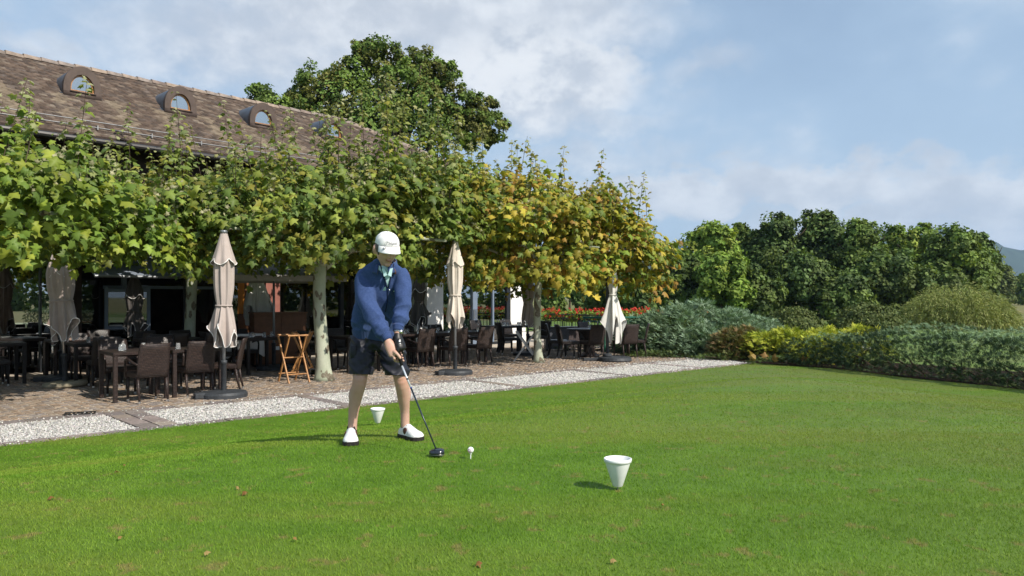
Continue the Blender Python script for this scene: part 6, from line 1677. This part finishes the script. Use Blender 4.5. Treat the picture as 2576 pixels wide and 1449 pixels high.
    strip([(989 - 13.5 * k + 1.6, 664 + 60 * k) for k in np.linspace(0, 1, 12)], .0055, 'zip_edge', dark)
    strip([(976 - 6 * k * k, 726 + 58 * k) for k in np.linspace(0, 1, 14)], .0042, 'zip_line', dark)
    q = on_front(978, 727, .006)
    if q is not None: part('zip_pull', MB().tube([q, q + np.array([.012, -.003, -.012])], .0035, 6), M['alu'])
    q = on_front(993, 683, .008); part('leather_tab', MB().ball(q, (.010, .004, .026), 10, 8, np.array([[.95, 0, -.3], [0, 1, 0], [.3, 0, .95]])), mat('brown_leather', (.06, .022, .018), .5, .4))
    # ---------------- shorts
    navy = mat('navy_shorts_fabric', (.017, .018, .028), .55, .35, noise=(9, .3), bump=(300, .15, .001))
    h = MB()
    h.rings([sect(944, 828, .115, .160, .115, .12), sect(944, 846, .12, .172, .125, .12), sect(945, 866, .11, .172, .125, .12), sect(946, 880, .10, .150, .10, .12)])
    def legr(pts, rad):
        m = 14; q = spline(pts, m); h.tube(q, np.interp(np.linspace(0, 1, m), np.linspace(0, 1, len(rad)), rad), 24)
    legr([G(914, 850, .11), G(911, 880, .07), G(909, 915, .015), G(908, 958, -.035)], [.098, .107, .100, .092])
    legr([G(974, 850, .13), G(983, 880, .10), G(992, 912, .06), G(1002, 955, .015)], [.098, .108, .102, .094])
    so = remeshed(h, 'shorts', .0075, 4)
    v, nn = co(so), nor(so); tz = v[:, 2]; tx = v[:, 0]
    setco(so, v + nn * (.008 * (1 - np.abs(np.sin(tz * 30 + tx * 24))) ** 2 * 1.2 + .005 * np.sin(tz * 55 + tx * 38) * np.exp(-((tz - .62) / .09) ** 2) + .005 * np.sin(tx * 60 - tz * 40 + 1) * np.exp(-((tz - .75) / .06) ** 2) + .0035 * np.sin(tz * 85 + np.sin(tx * 25) * 3))[:, None])
    bm = bmesh.new(); bm.from_mesh(so); zc_ = G(0, 944, -.02)[2]
    bmesh.ops.bisect_plane(bm, geom=bm.verts[:] + bm.edges[:] + bm.faces[:], plane_co=(0, 0, zc_), plane_no=(.03, .12, 1), clear_inner=True); bm.to_mesh(so); bm.free(); so.shade_smooth()
    sho = obj('shorts', so, navy, golfer); ms = sho.modifiers.new('s', 'SOLIDIFY'); ms.thickness = .004
    bv = BVHTree.FromPolygons([tuple(x) for x in co(so)], [tuple(p_.vertices) for p_ in so.polygons])
    q = on_front(889, 886, .003)
    if q is not None: part('cargo_pocket', MB().box(q, (.05, .02, .11), bevel=.008), navy, sho)
    # ---------------- black glove on the left hand
    g_ = MB(); wl = armL[2]
    g_.tube(spline([wl + (armL[1] - wl) * .02, wl * .5 + C(.04, D_(170), .034) * .5, C(.075, D_(165), .038), C(.105, D_(168), .036)], 8), [(.029, .031), (.027, .032), (.025, .036), (.025, .040), (.024, .042), (.022, .041), (.019, .037), (.010, .026)], 14, up=ga)
    for (s0, s1) in ((.118, .126), (.100, .104), (.080, .082), (.062, .060)):
        g_.tube(spline([C(s0, D_(172), .042), C(s0, D_(215), .036), C((s0 + s1) / 2, D_(270), .028), C(s1, D_(330), .026), C(s1, D_(375), .026)], 11), .0108, 9)
    g_.tube(spline([C(.06, D_(140), .036), C(.085, D_(115), .032), C(.115, D_(100), .024)], 8), np.linspace(.016, .012, 8), 9)
    gm = remeshed(g_, 'glove', .005, 2); go = obj('glove', gm, mat('black_leather', (.010, .010, .011), .45, .4), golfer)
    tb = C(.045, D_(140), .050); Rt = np.array(frames(np.array([[.35, -.9, .2]]), np.array([[0.15, 0, -1.0]])))[0]
    tab = part('glove_tab', MB().ball(tb, (.020, .030, .006), 14, 8, Rt), mat('black_rubber', (.006, .006, .006), .3, .5), go); nt = Rt[:, 2]
    part('tab_emblem', MB().ball(tb + nt * .0045 + Rt[:, 1] * -.006, (.008, .009, .0022), 10, 6, Rt).ball(tb + nt * .0045 + Rt[:, 1] * .012, (.007, .005, .0022), 10, 6, Rt), mat('white_print', (.75, .75, .78), .5), tab)
    # watch
    wc = wl + (armL[1] - wl) * .10; wa = unit(armL[1] - wl); a = unit(np.cross(wa, [0, 1, 0])); bb = np.cross(wa, a)
    ring = [wc + a * math.cos(x_) * .033 + bb * math.sin(x_) * .033 for x_ in np.linspace(0, 2 * math.pi, 33)]
    wt = part('watch', MB().tube(ring, [(.004, .010)] * 33, 8, cap=False, up=wa), M['alu']); part('watch_face', MB().ball(wc + np.array([.022, -.026, .0]), (.016, .010, .016), 12, 8), M['alu'], wt)
    # ---------------- shoes and socks
    wl_ = mat('white_shoe_leather', (.78, .78, .77), .4, .4, noise=(18, .06)); sole_m = mat('dark_shoe_sole', (.022, .018, .018), .6, .3); saddle_m = mat('brown_saddle_leather', (.085, .028, .018), .4, .4, noise=(60, .3)); sock_m = mat('black_sock', (.012, .011, .012), .9, .1)
    def shoe(heel, toe, ankle):
        heel, toe = np.array(heel), np.array(toe); d = toe - heel; L = np.linalg.norm(d); fx = d / L; fy = np.cross([0, 0, 1], fx); up = np.array([0, 0, 1.])
        lg_z = lambda q: 0.0
        S = lambda q: heel + fx * q[0] + fy * q[1] + up * q[2]
        prof = [(.0, .026, .05, .05), (.03, .042, .080, .06), (.09, .045, .110, .05), (.13, .046, .112, .042), (.17, .050, .096, .042), (.21, .058, .078, .047), (.25, .060, .068, .050), (.28, .050, .057, .044), (.30, .024, .040, .020)]
        n = 28; a = np.linspace(0, np.pi, n)
        def ring(x_, hw, hh, tw, zb=.022, infl=0.0):
            cx = np.cos(a); sx = np.sin(a); y_ = cx * (hw * (1 - sx ** 3) + tw * sx ** 3 * 1.0) * (1 + infl / hw); z_ = zb + (hh - zb + infl) * sx ** .75
            return np.array([S((x_, yy2, zz2)) for yy2, zz2 in zip(y_, z_)])
        sc_ = L / .30
        fine = [np.array([np.interp(k, np.linspace(0, 1, len(prof)), [p_[i] for p_ in prof]) for i in range(4)]) for k in np.linspace(0, 1, 25)]
        up_ = MB(); rr = [ring(p_[0] * sc_, p_[1], p_[2], p_[3]) for p_ in fine]; up_.rings(rr, cap=True, closed=False); shoe_o = part('shoe', up_, wl_)
        so_ = MB(); o1 = [];
        outl = [(p_[0] * sc_ - (.004 if k == 0 else 0), p_[1] + .005) for k, p_ in enumerate(fine)]
        poly = [(x_, y_) for x_, y_ in outl] + [(x_, -y_) for x_, y_ in outl[::-1]]
        b0 = np.array([S((x_, y_, -.008)) for x_, y_ in poly]); b1 = np.array([S((x_, y_, .017)) for x_, y_ in poly]); b2 = np.array([S((x_, y_ * .95, .024)) for x_, y_ in poly])
        so_.rings([b0, b1, b2]); part('sole', so_, sole_m, shoe_o, False)
        for sy in (-1, 1):
            part('saddle', MB().ball(S((.135 * sc_, sy * .040, .058)), (.030, .030, .012), 14, 10, np.stack([fx, np.array([0, 0, 1.]), fy * sy], 1)), saddle_m, shoe_o)
        part('tongue', MB().ball(S((.125 * sc_, 0, .098)), (.026, .026, .010), 12, 8), saddle_m, shoe_o)
        part('lace_dial', MB().ball(S((.175 * sc_, 0, .083)), (.010, .010, .006), 10, 6), wl_, shoe_o)
        an = np.array(ankle); part('sock', MB().tube([S((.070 * sc_, 0, .07)), S((.068 * sc_, 0, .10)), an], [(.034, .036), (.036, .037), (.0385, .0385)], 18), sock_m)
    gz_ = lambda q: np.array([q[0], q[1], float(lawn_z(q[0] + GX, q[1] + GY)) - GZ + .010])
    aR = legR[5]; hR = gz_(aR[:2] + np.array([-.018, .045])); tR = gz_(hR[:2] + .295 * unit(np.array([.19, -.98]))); shoe(hR, tR, legR[4] + (legR[5] - legR[4]) * .86)
    aL = legL[5]; hL = gz_(aL[:2] + np.array([-.045, .06])); tL = gz_(hL[:2] + .285 * unit(np.array([.66, -.75]))); shoe(hL, tL, legL[4] + (legL[5] - legL[4]) * .80)
    # ---------------- driver
    org = np.array([GX, GY, GZ]); hp = GP(1101, 1150, .40); hz = float(lawn_z(hp[0], hp[1])); hos = P(1097.5, 1131, hp[1] + .01)
    top_ = gt + org - ga * .02; 
    club = thing('golf_club', 'black headed golf driver with dark shaft held to the ground by the golfer', 'golf club', (hp[0], hp[1], hz)); co_ = np.array([hp[0], hp[1], hz])
    A0 = top_ - co_; A1 = gb + org - co_; A2 = hos - co_
    MB().tube([A0, A1], [.0145, .0115], 14).build('grip', mat('black_grip_rubber', (.012, .012, .013), .8, .2), club, True)
    d = A2 - A1
    MB().tube([A1, A1 + d * .27], [.0075, .007], 12).build('shaft_label', mat('silver_shaft_print', (.55, .58, .62), .35, .5, .3), club, True)
    bb_ = mat('blue_band', (.02, .05, .35), .4)
    MB().tube([A1 + d * .155, A1 + d * .175], [.0082, .0082], 12).build('shaft_band', M['frame_dark'], club, True)
    MB().tube([A1 + d * .265, A1 + d * .275], [.0076, .0076], 12).build('shaft_band', bb_, club, True)
    MB().tube([A1 + d * .27, A2], [.0070, .0052], 12).build('shaft', mat('dark_graphite', (.022, .035, .048), .3, .5, .3), club, True)
    MB().tube([A2 - unit(d) * .01, A2 + unit(d) * .02], [.007, .009], 12).build('hosel', mat('black_metal', (.01, .011, .014), .25, .6, .5), club, True)
    hb = MB(); n = 40; aa = np.linspace(0, 2 * np.pi, n, endpoint=False); rs = []
    rot = math.radians(6)
    for (zz2, k, fl) in ((.006, .62, 0), (.012, .84, 0), (.022, .97, 0), (.032, 1.0, 0), (.042, .95, 0), (.051, .80, 0), (.057, .52, 0), (.0595, .15, 0)):
        X_ = np.cos(aa) * .062 * k; Y_ = np.sin(aa) * .055 * k; X_ = np.where(X_ > .048, .048 + (X_ - .048) * .25, X_); X_ = X_ * (1 + 0 * Y_)
        zz3 = zz2 + np.clip(-X_, 0, 1) * -.10 * (zz2 / .06); rs.append(np.stack([X_ * math.cos(rot) - Y_ * math.sin(rot) + .0, X_ * math.sin(rot) + Y_ * math.cos(rot) - .02, zz3 + .004], 1))
    hb.rings(rs); hd_ = hb.build('club_head', mat('gloss_black_crown', (.008, .010, .016), .12, .6, coat=.6), club, True)
    sp = [rs[0] * 1.0, rs[1] * np.array([1.012, 1.012, 1.0]), rs[2] * np.array([1.012, 1.012, .96])]; MB().rings(sp).build('sole_plate', mat('grey_sole_metal', (.16, .17, .16), .35, .5, .7), hd_, True)
    MB().box((.030, -.074, .022), (.022, .006, .006), rz=.15).build('weight_port', M['alu'], hd_)
build_golfer()

# ------------------------------------------------------------------ air
hz_ = MB().box((0, 1500, 254), (16000, 13000, 520)).build('haze', None, kind='stuff')
hm = bpy.data.materials.new('haze_air'); hm.use_nodes = True; t = NT(hm.node_tree); t.n.remove(t.n['Principled BSDF'])
pv = t.new('ShaderNodeVolumePrincipled'); pv.inputs['Color'].default_value = (.52, .72, 1.0, 1); pv.inputs['Density'].default_value = 1.15e-4; pv.inputs['Anisotropy'].default_value = .1
t.link(pv.outputs[0], t.n['Material Output'].inputs['Volume']); hz_.data.materials.append(hm); hz_['label'] = 'thin bluish distant air over the whole landscape'
KEEP_CLEAR += [(-4.55, 12.05, .42, 2.75), (-1.2, 15.7, .42, 2.85), (.45, 21.2, .3, 2.4), (2.4, 18.4, .45, 2.3)]
for (cx, cy) in ((-4.55, 12.05), (-1.2, 15.7)):
    for k in (.5, 1.0, 1.5): KEEP_CLEAR.append((cx * (1 - k / cy), cy - k, .42, 2.7))
plane_tree('plane tree with broad yellow green crown entering at the left edge', (-7.85, 10.5), 3.2, 1.75, 2.22, 3.40, 7800, YG, .145, 1, .13, 74, 300, crown_off=(0.1, 0), shoot_h=1.3)
plane_tree('plane tree with stout pale trunk behind the golfer', (-3.6, 14.5), 3.3, 1.75, 2.12, 3.75, 10000, PG, .15, 2, .122, 110, 300, crown_off=(.35, 0), shoot_h=1.75, rimdrop=.4, tilt=.38)
plane_tree('plane tree with mottled trunk and yellowing crown at the right', (.64, 18.5), 3.4, 2.0, 1.95, 4.0, 9600, AUT, .16, 3, .088, 70, 300, crown_off=(.55, -.1), shoot_h=1.25, low=.15, rimdrop=.8, tilt=-.45)
plane_tree('rear plane tree with shaded mossy trunk left of the beige parasol', (-6.95, 16.6), 2.9, 1.5, 2.3, 3.8, 4000, PG, .155, 4, .115, 64, 120, shoot_h=1.9)
plane_tree('rear plane tree mostly hidden behind the golfer', (-2.66, 20.5), 2.9, 1.6, 2.25, 5.0, 4600, PG, .165, 5, .11, 40, 120, crown_off=(.9, 0), shoot_h=1.4)
plane_tree('rear plane tree whose shaded crown darkens the left edge', (-11.0, 12.6), 2.9, 1.6, 2.15, 3.3, 2600, YG, .155, 6, .13, 8, 100, shoot_h=.8)
